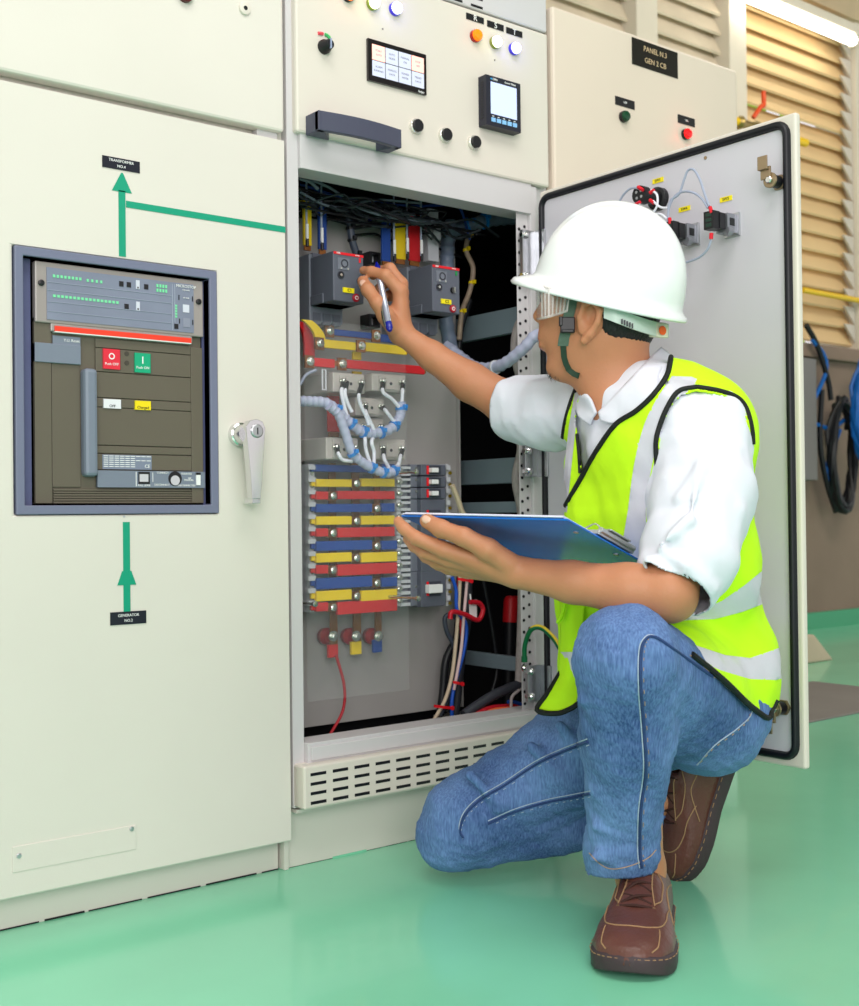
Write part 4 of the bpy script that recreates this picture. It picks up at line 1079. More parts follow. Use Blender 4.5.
cab('cable', [(474, 716), (488, 709), (500, 707), (520, 706)], .09, .006, REDW, 'red cable lying on the sill behind the vest flap')
cab('cable', [(478, 718), (492, 711), (505, 709), (524, 709)], .07, .005, mat('orange_cable', (240, 110, 60), .45), 'orange cable lying in front of the red one on the sill')
cab('cable', [(508, 702), (514, 702), (526, 706)], .08, .004, BLUS, 'short blue cable on the sill by the post')
cab('cable', [(511, 708), (512, 697), (519, 690)], .07, .0035, mat('grey_wire2', (170, 160, 160), .5), 'thin grey wire arching on the sill by the post')
# earth lead on the lower hinge
t = thing('earth_lead', P(527, 665, 1, -.01), 'green and yellow earth lead arching from the lower hinge to the door', 'cable')
ep = spline([P(524.5, 662, 1, -.008), P(525, 645, 1, -.012), P(531, 630, 1, -.03), P(541, 628, 1, -.05), P(553, 638, 1, -.08), P(562, 652, 1, -.11), np.array((1.75, -.16, .30)), np.array((1.784, -.185, .285))], 8)
part('core', t, lambda q: q.tube(ep, .0052, mat('earth_green', (10, 110, 66), .4), 10), smooth=True)
part('stripe', t, lambda q: q.tube([p+Z_*.0022-Y_*.001 for p in ep[10:]], .0042, mat('earth_yellow', (235, 205, 60), .4), 8), smooth=True, label='yellow stripe')
part('lug', t, lambda q: (q.tube([ep[0]+Z_*.012, ep[0]], .0065, mat('earth_green', (10, 110, 66), .4), 10), q.lathe(ep[0]-Z_*.012, -Y_, [(0, .009), (.004, .009), (.004, .006), (.009, .006)], CHROME, 14)))
# ------------------------------------------------------------------ solid modelling for body and clothes
def A3(p): return np.array(p, np.float32)
class Cone:
    """round cone from a (radius ra) to b (radius rb); sq squashes along direction d"""
    def __init__(s, a, b, ra, rb, k=.02, sq=None):
        s.a = A3(a); s.b = A3(b); s.ra = ra; s.rb = rb; s.k = k; s.sq = sq
        m = max(ra, rb)*(1.3 if sq else 1)
        s.lo = np.minimum(s.a, s.b)-m; s.hi = np.maximum(s.a, s.b)+m
    def d(s, p):
        pa = p-s.a; ba = s.b-s.a
        if s.sq is not None:
            n, f = s.sq; n = A3(n); n = n/np.linalg.norm(n)
            pa = pa + (pa@n)[:, None]*n*(1/f-1); ba = ba + (ba@n)*n*(1/f-1)
        h = np.clip((pa@ba)/max(float(ba@ba), 1e-9), 0, 1)
        q = np.sqrt(((pa-h[:, None]*ba)**2).sum(1))
        return q-(s.ra+(s.rb-s.ra)*h)
class Ell:
    """ellipsoid: centre, axes rows (3x3), radii"""
    def __init__(s, c, r, ax=None, k=.02, sub=False):
        s.c = A3(c); s.r = A3(r); s.ax = A3(ax if ax is not None else np.eye(3)); s.k = k; s.sub = sub
        m = float(max(r)); s.lo = s.c-m; s.hi = s.c+m
    def d(s, p):
        q = (p-s.c)@s.ax.T
        k0 = np.sqrt(((q/s.r)**2).sum(1)); k1 = np.sqrt(((q/(s.r**2))**2).sum(1))
        return k0*(k0-1)/np.maximum(k1, 1e-6)
class RBox:
    def __init__(s, c, h, ax, r, k=.01, sub=False):
        s.c = A3(c); s.h = A3(h)-r; s.ax = A3(ax); s.r = r; s.k = k; s.sub = sub
        m = float(np.linalg.norm(h)); s.lo = s.c-m; s.hi = s.c+m
    def d(s, p):
        q = np.abs((p-s.c)@s.ax.T)-s.h
        return np.sqrt((np.maximum(q, 0)**2).sum(1))+np.minimum(q.max(1), 0)-s.r
def chain(pts, rad, k=.012, sq=None):
    return [Cone(pts[i], pts[i+1], rad[i], rad[i+1], k if i else k, sq) for i in range(len(pts)-1)]
def evalsdf(prims, p, warp=None):
    D = None
    for pr in prims:
        d = pr.d(p)
        if D is None: D = d; continue
        k = pr.k
        if getattr(pr, 'sub', False):
            h = np.clip(.5-.5*(D+d)/k, 0, 1); D = D*(1-h)-d*h+k*h*(1-h)
        else:
            h = np.clip(.5+.5*(D-d)/k, 0, 1); D = D*(1-h)+d*h-k*h*(1-h)
    if warp is not None: D = D+warp(p)
    return D
def nets(prims, vox, warp=None, N=28):
    """surface nets over sparse blocks -> verts, quads"""
    lo = np.min([p.lo for p in prims if not getattr(p, 'sub', False)], 0)-.02
    hi = np.max([p.hi for p in prims if not getattr(p, 'sub', False)], 0)+.02
    nb = np.ceil((hi-lo)/(vox*N)).astype(int)
    VI, VP, FQ = [], [], []
    S = (nb*N+4).astype(np.int64)
    ii = np.arange(N+2)
    G = np.stack(np.meshgrid(ii, ii, ii, indexing='ij'), -1).reshape(-1, 3)
    half = vox*(N+2)*.5*1.75
    for bx in range(nb[0]):
        for by in range(nb[1]):
            for bz in range(nb[2]):
                o = np.array((bx, by, bz))*N
                c = lo+(o+N/2)*vox
                near = [p for p in prims if np.all(p.lo-.05 <= c+half*.6) and np.all(p.hi+.05 >= c-half*.6)]
                pos = [p for p in near if not getattr(p, 'sub', False)]
                if not pos: continue
                if min(float(p.d(c[None].astype(np.float32))[0]) for p in pos) > half+.05: continue
                if evalsdf(near, c[None].astype(np.float32))[0] < -half-.03: continue
                pts = (lo+(o+G)*vox).astype(np.float32)
                D = evalsdf(near, pts, warp).reshape(N+2, N+2, N+2)
                ins = D < 0
                if ins.all() or not ins.any(): continue
                # cells 0..N
                corners = [(a, b_, c_) for a in (0, 1) for b_ in (0, 1) for c_ in (0, 1)]
                M_ = N+1
                cnt = sum(ins[a:a+M_, b_:b_+M_, c_:c_+M_].astype(np.int8) for a, b_, c_ in corners)
                act = (cnt > 0) & (cnt < 8)
                acc = np.zeros((M_, M_, M_, 3), np.float32); num = np.zeros((M_, M_, M_), np.float32)
                for ax in range(3):
                    for u in (0, 1):
                        for v in (0, 1):
                            s0 = [0, 0, 0]; oth = [k for k in range(3) if k != ax]
                            s0[oth[0]] = u; s0[oth[1]] = v; s1 = list(s0); s1[ax] = 1
                            d0 = D[s0[0]:s0[0]+M_, s0[1]:s0[1]+M_, s0[2]:s0[2]+M_]; d1 = D[s1[0]:s1[0]+M_, s1[1]:s1[1]+M_, s1[2]:s1[2]+M_]
                            cr = (d0 < 0) != (d1 < 0)
                            t = np.where(cr, d0/np.where(cr, d0-d1, 1), 0)
                            for k in range(3):
                                acc[..., k] += np.where(cr, s0[k]+(t if k == ax else 0), 0)
                            num += cr
                idx = np.argwhere(act)
                gv = idx+o
                VI.append((gv[:, 0]*S[1]+gv[:, 1])*S[2]+gv[:, 2])
                VP.append(lo+(gv+acc[act]/num[act][:, None])*vox)
                for ax in range(3):
                    oth = [k for k in range(3) if k != ax]
                    # edges starting at lattice points 1..N in the other axes, 0..N-1+... along ax (owned: 1..N)
                    sl0 = [slice(1, N+1)]*3; sl1 = list(sl0); sl1[ax] = slice(2, N+2)
                    a_ = ins[tuple(sl0)]; b2 = ins[tuple(sl1)]
                    e = np.argwhere(a_ != b2)
                    if len(e) == 0: continue
                    fl = a_[tuple(e.T)]
                    g = e+1+o
                    q = []
                    for du, dv in ((0, 0), (1, 0), (1, 1), (0, 1)):
                        h = g.copy(); h[:, oth[0]] -= du; h[:, oth[1]] -= dv
                        q.append((h[:, 0]*S[1]+h[:, 1])*S[2]+h[:, 2])
                    q = np.stack(q, 1)
                    flip = fl if ax != 1 else ~fl
                    q[~flip] = q[~flip][:, ::-1]
                    FQ.append(q)
    VI = np.concatenate(VI); VP = np.concatenate(VP); FQ = np.concatenate(FQ)
    u, first = np.unique(VI, return_index=True)
    k = np.searchsorted(u, FQ); k = np.minimum(k, len(u)-1)
    ok = (u[k] == FQ).all(1)
    return VP[first], k[ok]
def sub_faces(V, F, keep):
    F = F[keep]; u, inv = np.unique(F, return_inverse=True)
    return V[u], inv.reshape(F.shape)
def vnormals(V, F):
    n = np.cross(V[F[:, 2]]-V[F[:, 0]], V[F[:, 3]]-V[F[:, 1]])
    N = np.zeros_like(V)
    for k in range(4): np.add.at(N, F[:, k], n)
    return N/(np.linalg.norm(N, axis=1)[:, None]+1e-12), n
def relax(V, F, it=3, lam=.5):
    for _ in range(it):
        S = np.zeros_like(V); C = np.zeros(len(V))
        for k in range(4):
            j = F[:, (k+1) % 4]; i = F[:, k]
            np.add.at(S, i, V[j]); np.add.at(C, i, 1); np.add.at(S, j, V[i]); np.add.at(C, j, 1)
        V = V*(1-lam)+lam*S/np.maximum(C, 1)[:, None]
    return V
def toobj(name, V, F, mats, mi, parent, solid=0.):
    me = bpy.data.meshes.new(name); org = np.array(parent.location) if parent else np.zeros(3)
    base = parent
    while base is not None and base.parent: base = base.parent
    if base is not None: org = np.array(base.location)
    V = V-org
    me.vertices.add(len(V)); me.vertices.foreach_set('co', V.astype(np.float32).ravel())
    me.loops.add(F.size); me.loops.foreach_set('vertex_index', F.astype(np.int32).ravel())
    me.polygons.add(len(F)); me.polygons.foreach_set('loop_start', np.arange(len(F), dtype=np.int32)*4)
    me.polygons.foreach_set('loop_total', np.full(len(F), 4, np.int32))
    for m in mats: me.materials.append(m)
    me.polygons.foreach_set('material_index', mi.astype(np.int32))
    me.polygons.foreach_set('use_smooth', np.ones(len(F), bool))
    me.update(); me.validate()
    o = bpy.data.objects.new(name, me); COL.objects.link(o)
    if parent is not None: o.parent = parent
    if solid:
        sm = o.modifiers.new('thickness', 'SOLIDIFY'); sm.thickness = solid; sm.offset = -1
    return o
def bvh_of(V, F):
    return BVHTree.FromPolygons([tuple(v) for v in V.tolist()], F.tolist())
def hit(bv, x, y, off=0.):
    d = Vector(ray(x, y)).normalized()
    loc, nrm, i, dist = bv.ray_cast(Vector(CAM), d)
    if loc is None: return None
    return np.array(loc-d*off)
def drape(bv, pts, off=.0, n=6, closed=False):
    out = []; last = None
    for a, b_ in zip(pts[:-1], pts[1:]):
        for k in range(n):
            t = k/n; h = hit(bv, a[0]+(b_[0]-a[0])*t, a[1]+(b_[1]-a[1])*t, off)
            if h is not None: out.append(h)
    h = hit(bv, pts[-1][0], pts[-1][1], off)
    if h is not None: out.append(h)
    return out
def spl2(pts, n=5):
    return [tuple(p[:2]) for p in spline([(a, b_, 0.) for a, b_ in pts], n)]
def topix(V):
    d = V-CAM; z = d@Fv
    return np.stack([429.5+FPX*(d@Rv)/z, 503-FPX*(d@Uv)/z, z], 1)
def inpoly(xy, poly):
    x, y = xy[:, 0], xy[:, 1]; r = np.zeros(len(x), bool); n = len(poly); j = n-1
    for i in range(n):
        xi, yi = poly[i]; xj, yj = poly[j]
        c = ((yi > y) != (yj > y)) & (x < (xj-xi)*(y-yi)/((yj-yi)+1e-12)+xi)
        r ^= c; j = i
    return r
def vnoise(p, s, seed=0.):
    """cheap smooth wave noise"""
    q = p*s
    return (np.sin(q[:, 0]*1.7+seed+1.3*np.sin(q[:, 1]*1.1+seed))*np.cos(q[:, 1]*1.3-q[:, 2]*.9+seed*2)+.5*np.sin(q[:, 2]*2.3+q[:, 0]*1.9+seed*3))/1.5
# ------------------------------------------------------------------ the kneeling worker
SKIN = mat('skin', (190, 128, 94), .5, var=.05, vscale=14, bump=.12, bscale=220)
SKIN.node_tree.nodes['Principled BSDF'].inputs['Subsurface Weight'].default_value = .12
SKIN.node_tree.nodes['Principled BSDF'].inputs['Subsurface Radius'].default_value = (.02, .008, .004)
SKIN.node_tree.nodes['Principled BSDF'].inputs['Subsurface Scale'].default_value = .3
NAIL = mat('nail', (226, 180, 158), .3); LIP = mat('lip', (176, 98, 88), .45)
NEON = mat('neon_fabric', (196, 252, 20), .75, bump=.7, bscale=20, var=.03, vscale=10)
SILV = mat('reflective_tape', (206, 206, 216), .42, metal=.15, bump=.15, bscale=60)
SHIRT = mat('white_shirt', (224, 226, 238), .8, bump=.9, bscale=15)
PIPE = mat('black_piping', (20, 24, 22), .7)
HAIR = mat('black_hair', (22, 20, 20), .5, bump=.6, bscale=260, stretch=(1, 1, .3))
HELM = mat('helmet_white', (238, 240, 242), .25, coat=.25)
def denim():
    m = bpy.data.materials.new('denim'); m.use_nodes = True; nt = m.node_tree; b = nt.nodes['Principled BSDF']; N = nt.nodes.new; Lk = nt.links.new
    tc = N('ShaderNodeTexCoord'); b.inputs['Roughness'].default_value = .85
    mp = N('ShaderNodeMapping'); mp.inputs['Scale'].default_value = (160, 160, 22); Lk(tc.outputs['Object'], mp.inputs['Vector'])
    n1 = N('ShaderNodeTexNoise'); n1.inputs['Scale'].default_value = 2.2; n1.inputs['Detail'].default_value = 4; Lk(mp.outputs['Vector'], n1.inputs['Vector'])
    n2 = N('ShaderNodeTexNoise'); n2.inputs['Scale'].default_value = 7; n2.inputs['Detail'].default_value = 6; Lk(tc.outputs['Object'], n2.inputs['Vector'])
    r1 = N('ShaderNodeValToRGB'); r1.color_ramp.elements[0].position = .33; r1.color_ramp.elements[1].position = .68
    r1.color_ramp.elements[0].color = (.022, .062, .20, 1); r1.color_ramp.elements[1].color = (.17, .30, .60, 1)
    mx = N('ShaderNodeMix'); mx.data_type = 'FLOAT'; mx.inputs[0].default_value = .55
    Lk(n1.outputs['Fac'], mx.inputs[2]); Lk(n2.outputs['Fac'], mx.inputs[3]); Lk(mx.outputs[0], r1.inputs['Fac']); Lk(r1.outputs['Color'], b.inputs['Base Color'])
    bp = N('ShaderNodeBump'); bp.inputs['Strength'].default_value = .35; bp.inputs['Distance'].default_value = .003
    Lk(n1.outputs['Fac'], bp.inputs['Height']); Lk(bp.outputs['Normal'], b.inputs['Normal'])
    return m
DENIM = denim()
DENIMD = mat('denim_seam', (44, 66, 112), .8); THREAD = mat('seam_thread', (170, 186, 206), .7); THREADT = mat('tan_thread', (176, 146, 120), .7)

PERS = thing('person', (1.55, -.35, 0), 'kneeling person in white hard hat, neon vest and jeans at the open cabinet', 'person')
def q3(*a): return Q(*a)
# -- frames
Fh = -.93*Rv+.20*Uv+.30*Fv; Fh /= np.linalg.norm(Fh)
Lh = -Fv+np.dot(Fv, Fh)*Fh; Lh /= np.linalg.norm(Lh)
Uh = np.cross(Fh, Lh)
Hc = Q(600, 310, 2.02); HA = np.array([Fh, Lh, Uh])
def hl(a, b_, c): return Hc+Fh*a+Lh*b_+Uh*c
Sl = Q(708, 428, 1.92); Sr = Q(592, 412, 2.13)
Bx = (Sl-Sr)/np.linalg.norm(Sl-Sr)
Bz = Q(665, 455, 2.0)-Q(700, 655, 2.05); Bz -= Bx*np.dot(Bz, Bx); Bz /= np.linalg.norm(Bz)
By = np.cross(Bx, Bz); BA = np.array([Bx, By, Bz])
# -- arms and hands (positions shared with the sleeves)
el_L = Q(668, 592, 1.765); el_R = Q(507, 403, 2.31)
bodyp = [
    Ell(hl(.0, 0, .022), (.090, .077, .095), HA, .02), Ell(hl(-.022, 0, -.012), (.066, .068, .068), HA, .03),
    Ell(hl(.028, 0, -.045), (.058, .058, .068), HA, .03)]
for s in (-1, 1):
    bodyp += [Cone(hl(-.004, s*.046, -.058), hl(.034, s*.012, -.100), .022, .019, .02), Ell(hl(.055, s*.034, -.022), (.022, .022, .018), HA, .02),
              Ell(hl(.074, s*.030, .018), (.02, .028, .012), HA, .015)]
    bodyp += [Ell(hl(.084, s*.033, .002), (.013, .016, .011), HA, .008)]
bodyp += [Cone(hl(.088, 0, .008), hl(.100, 0, -.026), .010, .011, .014), Ell(hl(.089, .012, -.03), (.011, .008, .008), HA, .008), Ell(hl(.089, -.012, -.03), (.011, .008, .008), HA, .008),
    Ell(hl(.072, 0, -.054), (.022, .030, .022), HA, .015), Ell(hl(.081, 0, -.064), (.011, .024, .0065), HA, .005), Ell(hl(.079, 0, -.076), (.011, .020, .007), HA, .005),
    Ell(hl(.046, 0, -.110), (.021, .022, .017), HA, .02)]
for s in (-1, 1):
    er = [hl(.008, s*.074, -.052), hl(.014, s*.080, -.032), hl(.009, s*.086, -.010), hl(-.006, s*.089, -.004), hl(-.018, s*.089, -.016), hl(-.018, s*.087, -.036), hl(-.009, s*.081, -.056), hl(-.001, s*.077, -.068)]
    bodyp += [Ell(hl(-.004, s*.076, -.033), (.020, .007, .030), HA, .006)] + chain(er, [.0048, .0045, .005, .0055, .0055, .005, .0066, .0065], .004)
    sb = Ell(hl(-.001, s*.088, -.030), (.0085, .011, .015), HA, .003, True); bodyp.append(sb)
bodyp += [Cone(hl(-.028, 0, -.055), Q(630, 412, 2.03), .054, .062, .03), Cone(hl(.01, 0, -.08), Q(612, 408, 1.995), .034, .036, .03)]
# trunk and limbs under the clothes
bodyp += [Cone(Q(634, 412, 2.01), Sl, .055, .055, .03), Cone(Q(632, 412, 2.04), Sr, .055, .05, .03),
    Ell(Q(662, 470, 2.01), (.15, .095, .14), BA, .04), Ell(Q(672, 570, 2.02), (.135, .09, .14), BA, .05), Ell(Q(698, 665, 2.06), (.145, .10, .10), BA, .05),
    Cone(Sl, Q(705, 500, 1.86), .050, .045), Cone(Q(705, 500, 1.86), el_L, .045, .038),
    Cone(Sr, el_R, .05, .042),
    Cone(Q(705, 705, 2.0), Q(628, 655, 1.745), .08, .055), Cone(Q(628, 655, 1.745), Q(627, 740, 1.79), .055, .05), Cone(Q(627, 740, 1.79), Q(640, 868, 1.885), .05, .036),
    Cone(Q(640, 868, 1.885), Q(640, 912, 1.90), .036, .036), Cone(Q(640, 915, 1.87), Q(632, 940, 1.76), .03, .028),
    Cone(Q(688, 702, 2.10), Q(470, 815, 2.12), .08, .05), Cone(Q(460, 828, 2.13), Q(560, 818, 2.15), .05, .042), Cone(Q(560, 818, 2.15), Q(665, 795, 2.15), .042, .034),
    Cone(Q(665, 795, 2.15), Q(684, 786, 2.15), .034, .033), Cone(Q(684, 786, 2.15), Q(692, 830, 2.14), .030, .024)]
# left forearm and hand
fl = [el_L, Q(628, 590, 1.775), Q(572, 582, 1.80), Q(516, 572, 1.83)]
bodyp += chain(fl, [.038, .0380, .0300, .0238], .014) + [Cone(el_L, Q(674, 600, 1.775), .034, .030, .02)]
wr = fl[-1]
mcp = [Q(444, 550, 1.842), Q(449, 559, 1.86), Q(457, 566, 1.88), Q(466, 571, 1.90)]
bodyp += [Cone(wr, mcp[0], .020, .0130, .014), Cone(wr, mcp[1], .020, .0130, .007), Cone(wr, mcp[2], .0195, .0125, .007), Cone(wr, mcp[3], .0195, .012, .007)]
fng = [(mcp[0], Q(416, 538, 1.845), Q(404, 528.5, 1.857), Q(398.5, 521.5, 1.870)), (mcp[1], Q(425, 552, 1.868), Q(414.5, 546, 1.885), Q(408, 539, 1.90)),
       (mcp[2], Q(436, 562, 1.892), Q(426, 557, 1.91), Q(419, 551, 1.925)), (mcp[3], Q(448, 569, 1.915), Q(438, 565, 1.93), Q(431, 560, 1.94))]
for i, f_ in enumerate(fng): bodyp += chain(list(f_), [[.0128, .0108, .0097, .0083], [.0124, .0106, .0097, .0084], [.0118, .0102, .0092, .0078], [.0106, .0090, .0082, .007]][i], .004)
thL = [Q(508, 563, 1.818), Q(488, 549.5, 1.810), Q(464, 537, 1.815), Q(441, 528.5, 1.832), Q(427, 521, 1.845)]
bodyp += chain(thL, [.018, .0165, .0142, .0130, .0114], .007)
# right forearm and hand
fr = [el_R, Q(470, 382, 2.33), Q(432, 356, 2.34), Q(401, 333, 2.345)]
bodyp += chain(fr, [.040, .037, .0275, .0205], .012)
wR = fr[-1]
mR = [Q(400, 291, 2.335), Q(401, 284, 2.362), Q(402, 292, 2.385), Q(403, 302, 2.40)]
bodyp += [Cone(wR, mR[0], .0200, .0140, .014), Cone(wR, mR[1], .019, .0135, .008), Cone(wR, mR[2], .019, .0130, .008), Cone(wR, mR[3], .018, .012, .008), Cone(wR, Q(389, 314, 2.34), .019, .014, .012)]
fR = [(mR[0], Q(386, 275.5, 2.328), Q(371.5, 271.5, 2.345), Q(363.5, 270.5, 2.362)), (mR[1], Q(390, 268.5, 2.368), Q(381, 271, 2.388), Q(373, 276, 2.388)),
      (mR[2], Q(388, 280, 2.40), Q(379, 289, 2.405), Q(385, 298, 2.39)), (mR[3], Q(390, 295, 2.415), Q(381, 301, 2.41), Q(387, 308, 2.395))]
for i, f_ in enumerate(fR): bodyp += chain(list(f_), [[.0140, .0118, .0098, .0086], [.013, .0108, .0092, .008], [.0125, .010, .009, .0078], [.0115, .009, .008, .007]][i], .006)
bodyp += chain([Q(394, 328, 2.33), Q(386, 316, 2.315), Q(377.5, 303, 2.308), Q(368, 290, 2.325), Q(363, 281.5, 2.345)], [.0165, .0165, .0135, .0128, .0114], .006)
def flat_cut(V_, p0, n, cen, rad, tol=.0024):
    d_ = (V_-p0)@n; w = (np.abs(d_) < tol) & (np.linalg.norm(V_-cen, axis=1) < rad)
    V_ = V_.copy(); V_[w] -= d_[w][:, None]*n; return V_
V, F = nets(bodyp, .0027)
V = relax(V, F, 1, .35)
fc_ = V[F].mean(1)
mi = np.zeros(len(F), int)
def near(p, r): return np.linalg.norm(fc_-p, axis=1) < r
mi[near(hl(.091, 0, -.064), .018) | near(hl(.088, 0, -.076), .014)] = 1
for p in (): mi[near(p, .006)] = 2
body_bvh = bvh_of(V, F)
BODY = toobj('body', V, F, [SKIN, LIP, NAIL], mi, PERS)
BODY['label'] = 'bare skin of head, arms and hands'
# nails: thin curved plates
def nail(x, y, c, d, w, l):
    h = hit(body_bvh, x, y, 0)
    if h is None: return
    def fn(q):
        t = np.array(d, float); t /= np.linalg.norm(t); n = CAM-h; n /= np.linalg.norm(n); n -= t*np.dot(n, t); n /= np.linalg.norm(n); s = np.cross(t, n)
        vs, fs = [], []
        for i in range(7):
            for j in range(7):
                a = (i/3-1); b_ = (j/3-1)
                ww = w*math.sqrt(max(0, 1-.55*a*a)); 
                vs.append(h+t*a*l+s*b_*ww+n*(.0011-.0018*b_*b_-.0006*a*a))
        for i in range(6):
            for j in range(6): fs.append((i*7+j, i*7+j+1, i*7+j+8, i*7+j+7))
        q.add(vs, fs, NAIL)
    o = part('nail', BODY, fn, smooth=True); sm = o.modifiers.new('t', 'SOLIDIFY'); sm.thickness = .0006
nail(426, 519.5, 0, thL[-1]-thL[-2], .0062, .0075)
nail(362.5, 282.5, 0, Q(363, 281.5, 2.345)-Q(368, 290, 2.325), .0068, .008)

# hair at the nape
hp = [Ell(hl(-.002, 0, .022), (.094, .081, .101), HA, .02), Ell(hl(-.023, 0, -.014), (.071, .072, .072), HA, .03)]
def hwarp(p): return vnoise(p, 420.)*.0012
Vh, Fh_ = nets(hp, .003, hwarp)
c = (Vh[Fh_].mean(1)-Hc)@HA.T
keep = (c[:, 0] < -.012) & (c[:, 2] > np.where(c[:, 0] < -.045, -.060, -.060+.9*(c[:, 0]+.045))) & (c[:, 2] < .03)
keep |= (c[:, 2] > .0) & (c[:, 2] < .03) & (c[:, 0] < .035)
Vh, Fh_ = sub_faces(Vh, Fh_, keep)
toobj('hair', Vh, Fh_, [HAIR], np.zeros(len(Fh_), int), PERS, .006)
def beard(q):
    rr = random.Random(5)
    for i in range(90):
        a = hl(.054+rr.uniform(-.016, .010), rr.uniform(-.014, .018), -.122+rr.uniform(-.002, .008))
        q.tube([a, a+np.array((rr.uniform(-.004, .004), rr.uniform(-.004, .004), -rr.uniform(.004, .010)))-Fh*.002], [.0005, .0002], HAIR, 4)
o_ = part('beard', PERS, beard); o_['kind'] = 'stuff'

# ---------------- trousers
jp = [Cone(Q(703, 712, 1.99), Q(690, 702, 2.10), .094, .096, .03), Cone(Q(708, 690, 2.02), Q(690, 690, 2.09), .10, .10, .04),
      Cone(Q(703, 705, 1.97), Q(628, 658, 1.745), .092, .072, .03), Cone(Q(658, 715, 1.86), Q(712, 722, 1.99), .052, .078, .035),
      Cone(Q(625, 657, 1.74), Q(628, 738, 1.79), .073, .067, .02), Cone(Q(628, 738, 1.79), Q(622, 846, 1.865), .067, .055, .02), Cone(Q(622, 846, 1.865), Q(622, 880, 1.885), .055, .057, .02)]
jr = [Cone(Q(690, 700, 2.10), Q(575, 755, 2.12), .096, .087, .03), Cone(Q(575, 755, 2.12), Q(466, 818, 2.125), .087, .070, .03), Cone(Q(466, 818, 2.125), Q(452, 835, 2.13), .068, .060, .03),
      Cone(Q(452, 836, 2.135), Q(555, 820, 2.15), .062, .058, .012), Cone(Q(555, 820, 2.15), Q(668, 800, 2.17), .058, .046, .02)]
jp += jr
# folds: ridges laid over the cloth
def ridge(pts, r, k=.016):
    out = []
    for (x, y, z), (x2, y2, z2) in zip(pts[:-1], pts[1:]): out.append(Cone(Q(x, y, z), Q(x2, y2, z2), r, r, k))
    return out
jp += ridge([(583, 700, 1.735), (620, 690, 1.72), (655, 705, 1.76)], .006) + ridge([(600, 790, 1.79), (640, 776, 1.80), (668, 760, 1.82)], .007) + ridge([(596, 826, 1.805), (630, 836, 1.805), (655, 820, 1.82)], .007) \
    + ridge([(594, 858, 1.815), (625, 850, 1.808), (655, 858, 1.83)], .006) + ridge([(660, 735, 1.80), (690, 745, 1.90), (735, 738, 1.95)], .008) + ridge([(650, 665, 1.70), (690, 690, 1.80), (720, 720, 1.88)], .007) \
    + ridge([(530, 745, 2.04), (560, 775, 2.045), (580, 800, 2.06)], .009) + ridge([(470, 775, 2.055), (500, 805, 2.05), (560, 800, 2.07)], .008) + ridge([(490, 840, 2.085), (540, 828, 2.09), (590, 806, 2.09)], .009) + ridge([(560, 725, 2.03), (585, 760, 2.04)], .008)
def jwarp(p):
    return vnoise(p, 38., 1.)*.0030+vnoise(p*np.array((1, 1, 2.2)), 85., 2.)*.0013+vnoise(p*np.array((1.5, 1.5, .5)), 150., 4.)*.0005
Vj, Fj = nets(jp, .0036, jwarp)
Vj = relax(Vj, Fj, 1, .4)
an = Q(622, 868, 1.87); hn = Z_-.10*Rv; hn /= np.linalg.norm(hn)
Vj = flat_cut(Vj, an, hn, an, .13, .0022)
cf = Vj[Fj].mean(1); cut = (np.linalg.norm((cf-an)[:, :2], axis=1) < .12) & (((cf-an)@hn) < 0) 
Vj, Fj = sub_faces(Vj, Fj, ~cut)
jb = bvh_of(Vj, Fj)
JE = toobj('jeans', Vj, Fj, [DENIM], np.zeros(len(Fj), int), PERS, .0025); JE['label'] = 'faded blue jeans'
def seam(name, pts, offs, r, m, n=6, dash=False):
    s2 = spl2(pts, 5); L_ = drape(jb, s2, .0012, n)
    if len(L_) < 3: return
    def fn(q):
        if dash:
            for i in range(0, len(L_)-2, 3): q.tube([L_[i], L_[i+1], L_[i+2]][:2], r, m, 5)
        else: q.tube(L_, r, m, 6)
    part(name, JE, fn, smooth=True)
s_a = [(747, 690), (752, 712), (738, 728), (715, 745), (697, 765)]
side = [(712, 676), (700, 668), (675, 650), (655, 637), (645, 640), (641, 655), (641, 690), (644, 730), (646, 770), (641, 810), (640, 850), (642, 868)]
seam('seam', side, 0, .0022, DENIMD); seam('stitching', [(x-2.5, y+(0 if i > 3 else -2)) for i, (x, y) in enumerate(side)], 0, .0009, THREAD, 3)
seam('stitching', [(x+3, y+(2 if i < 3 else 0)) for i, (x, y) in enumerate(side)], 0, .0006, THREADT, 2, True)
s2_ = [(588, 742), (560, 753), (535, 765), (505, 785), (480, 800), (465, 815), (460, 830), (463, 838)]
seam('seam', s2_, 0, .0022, DENIMD); seam('stitching', [(x-1, y-3) for x, y in s2_], 0, .0009, THREAD, 3); seam('stitching', [(x+1, y+3) for x, y in s2_], 0, .0006, THREAD, 2, True)
s3_ = [(590, 794), (570, 798), (545, 803), (515, 812), (488, 824)]
seam('seam', s3_, 0, .0022, DENIMD); seam('stitching', [(x, y-3) for x, y in s3_], 0, .0008, THREAD, 3); seam('stitching', [(x, y+3) for x, y in s3_], 0, .0006, THREAD, 2, True)
seam('stitching', s_a, 0, .0011, THREAD, 3); seam('stitching', [(x-2, y+4) for x, y in s_a], 0, .0008, THREADT, 2, True)
seam('stitching', [(589, 853), (600, 864), (612, 869), (630, 866), (648, 858), (656, 850)], 0, .0008, THREADT, 3)
seam('stitching', [(690, 655), (710, 672), (730, 690), (745, 705)], 0, .0007, THREADT, 3)

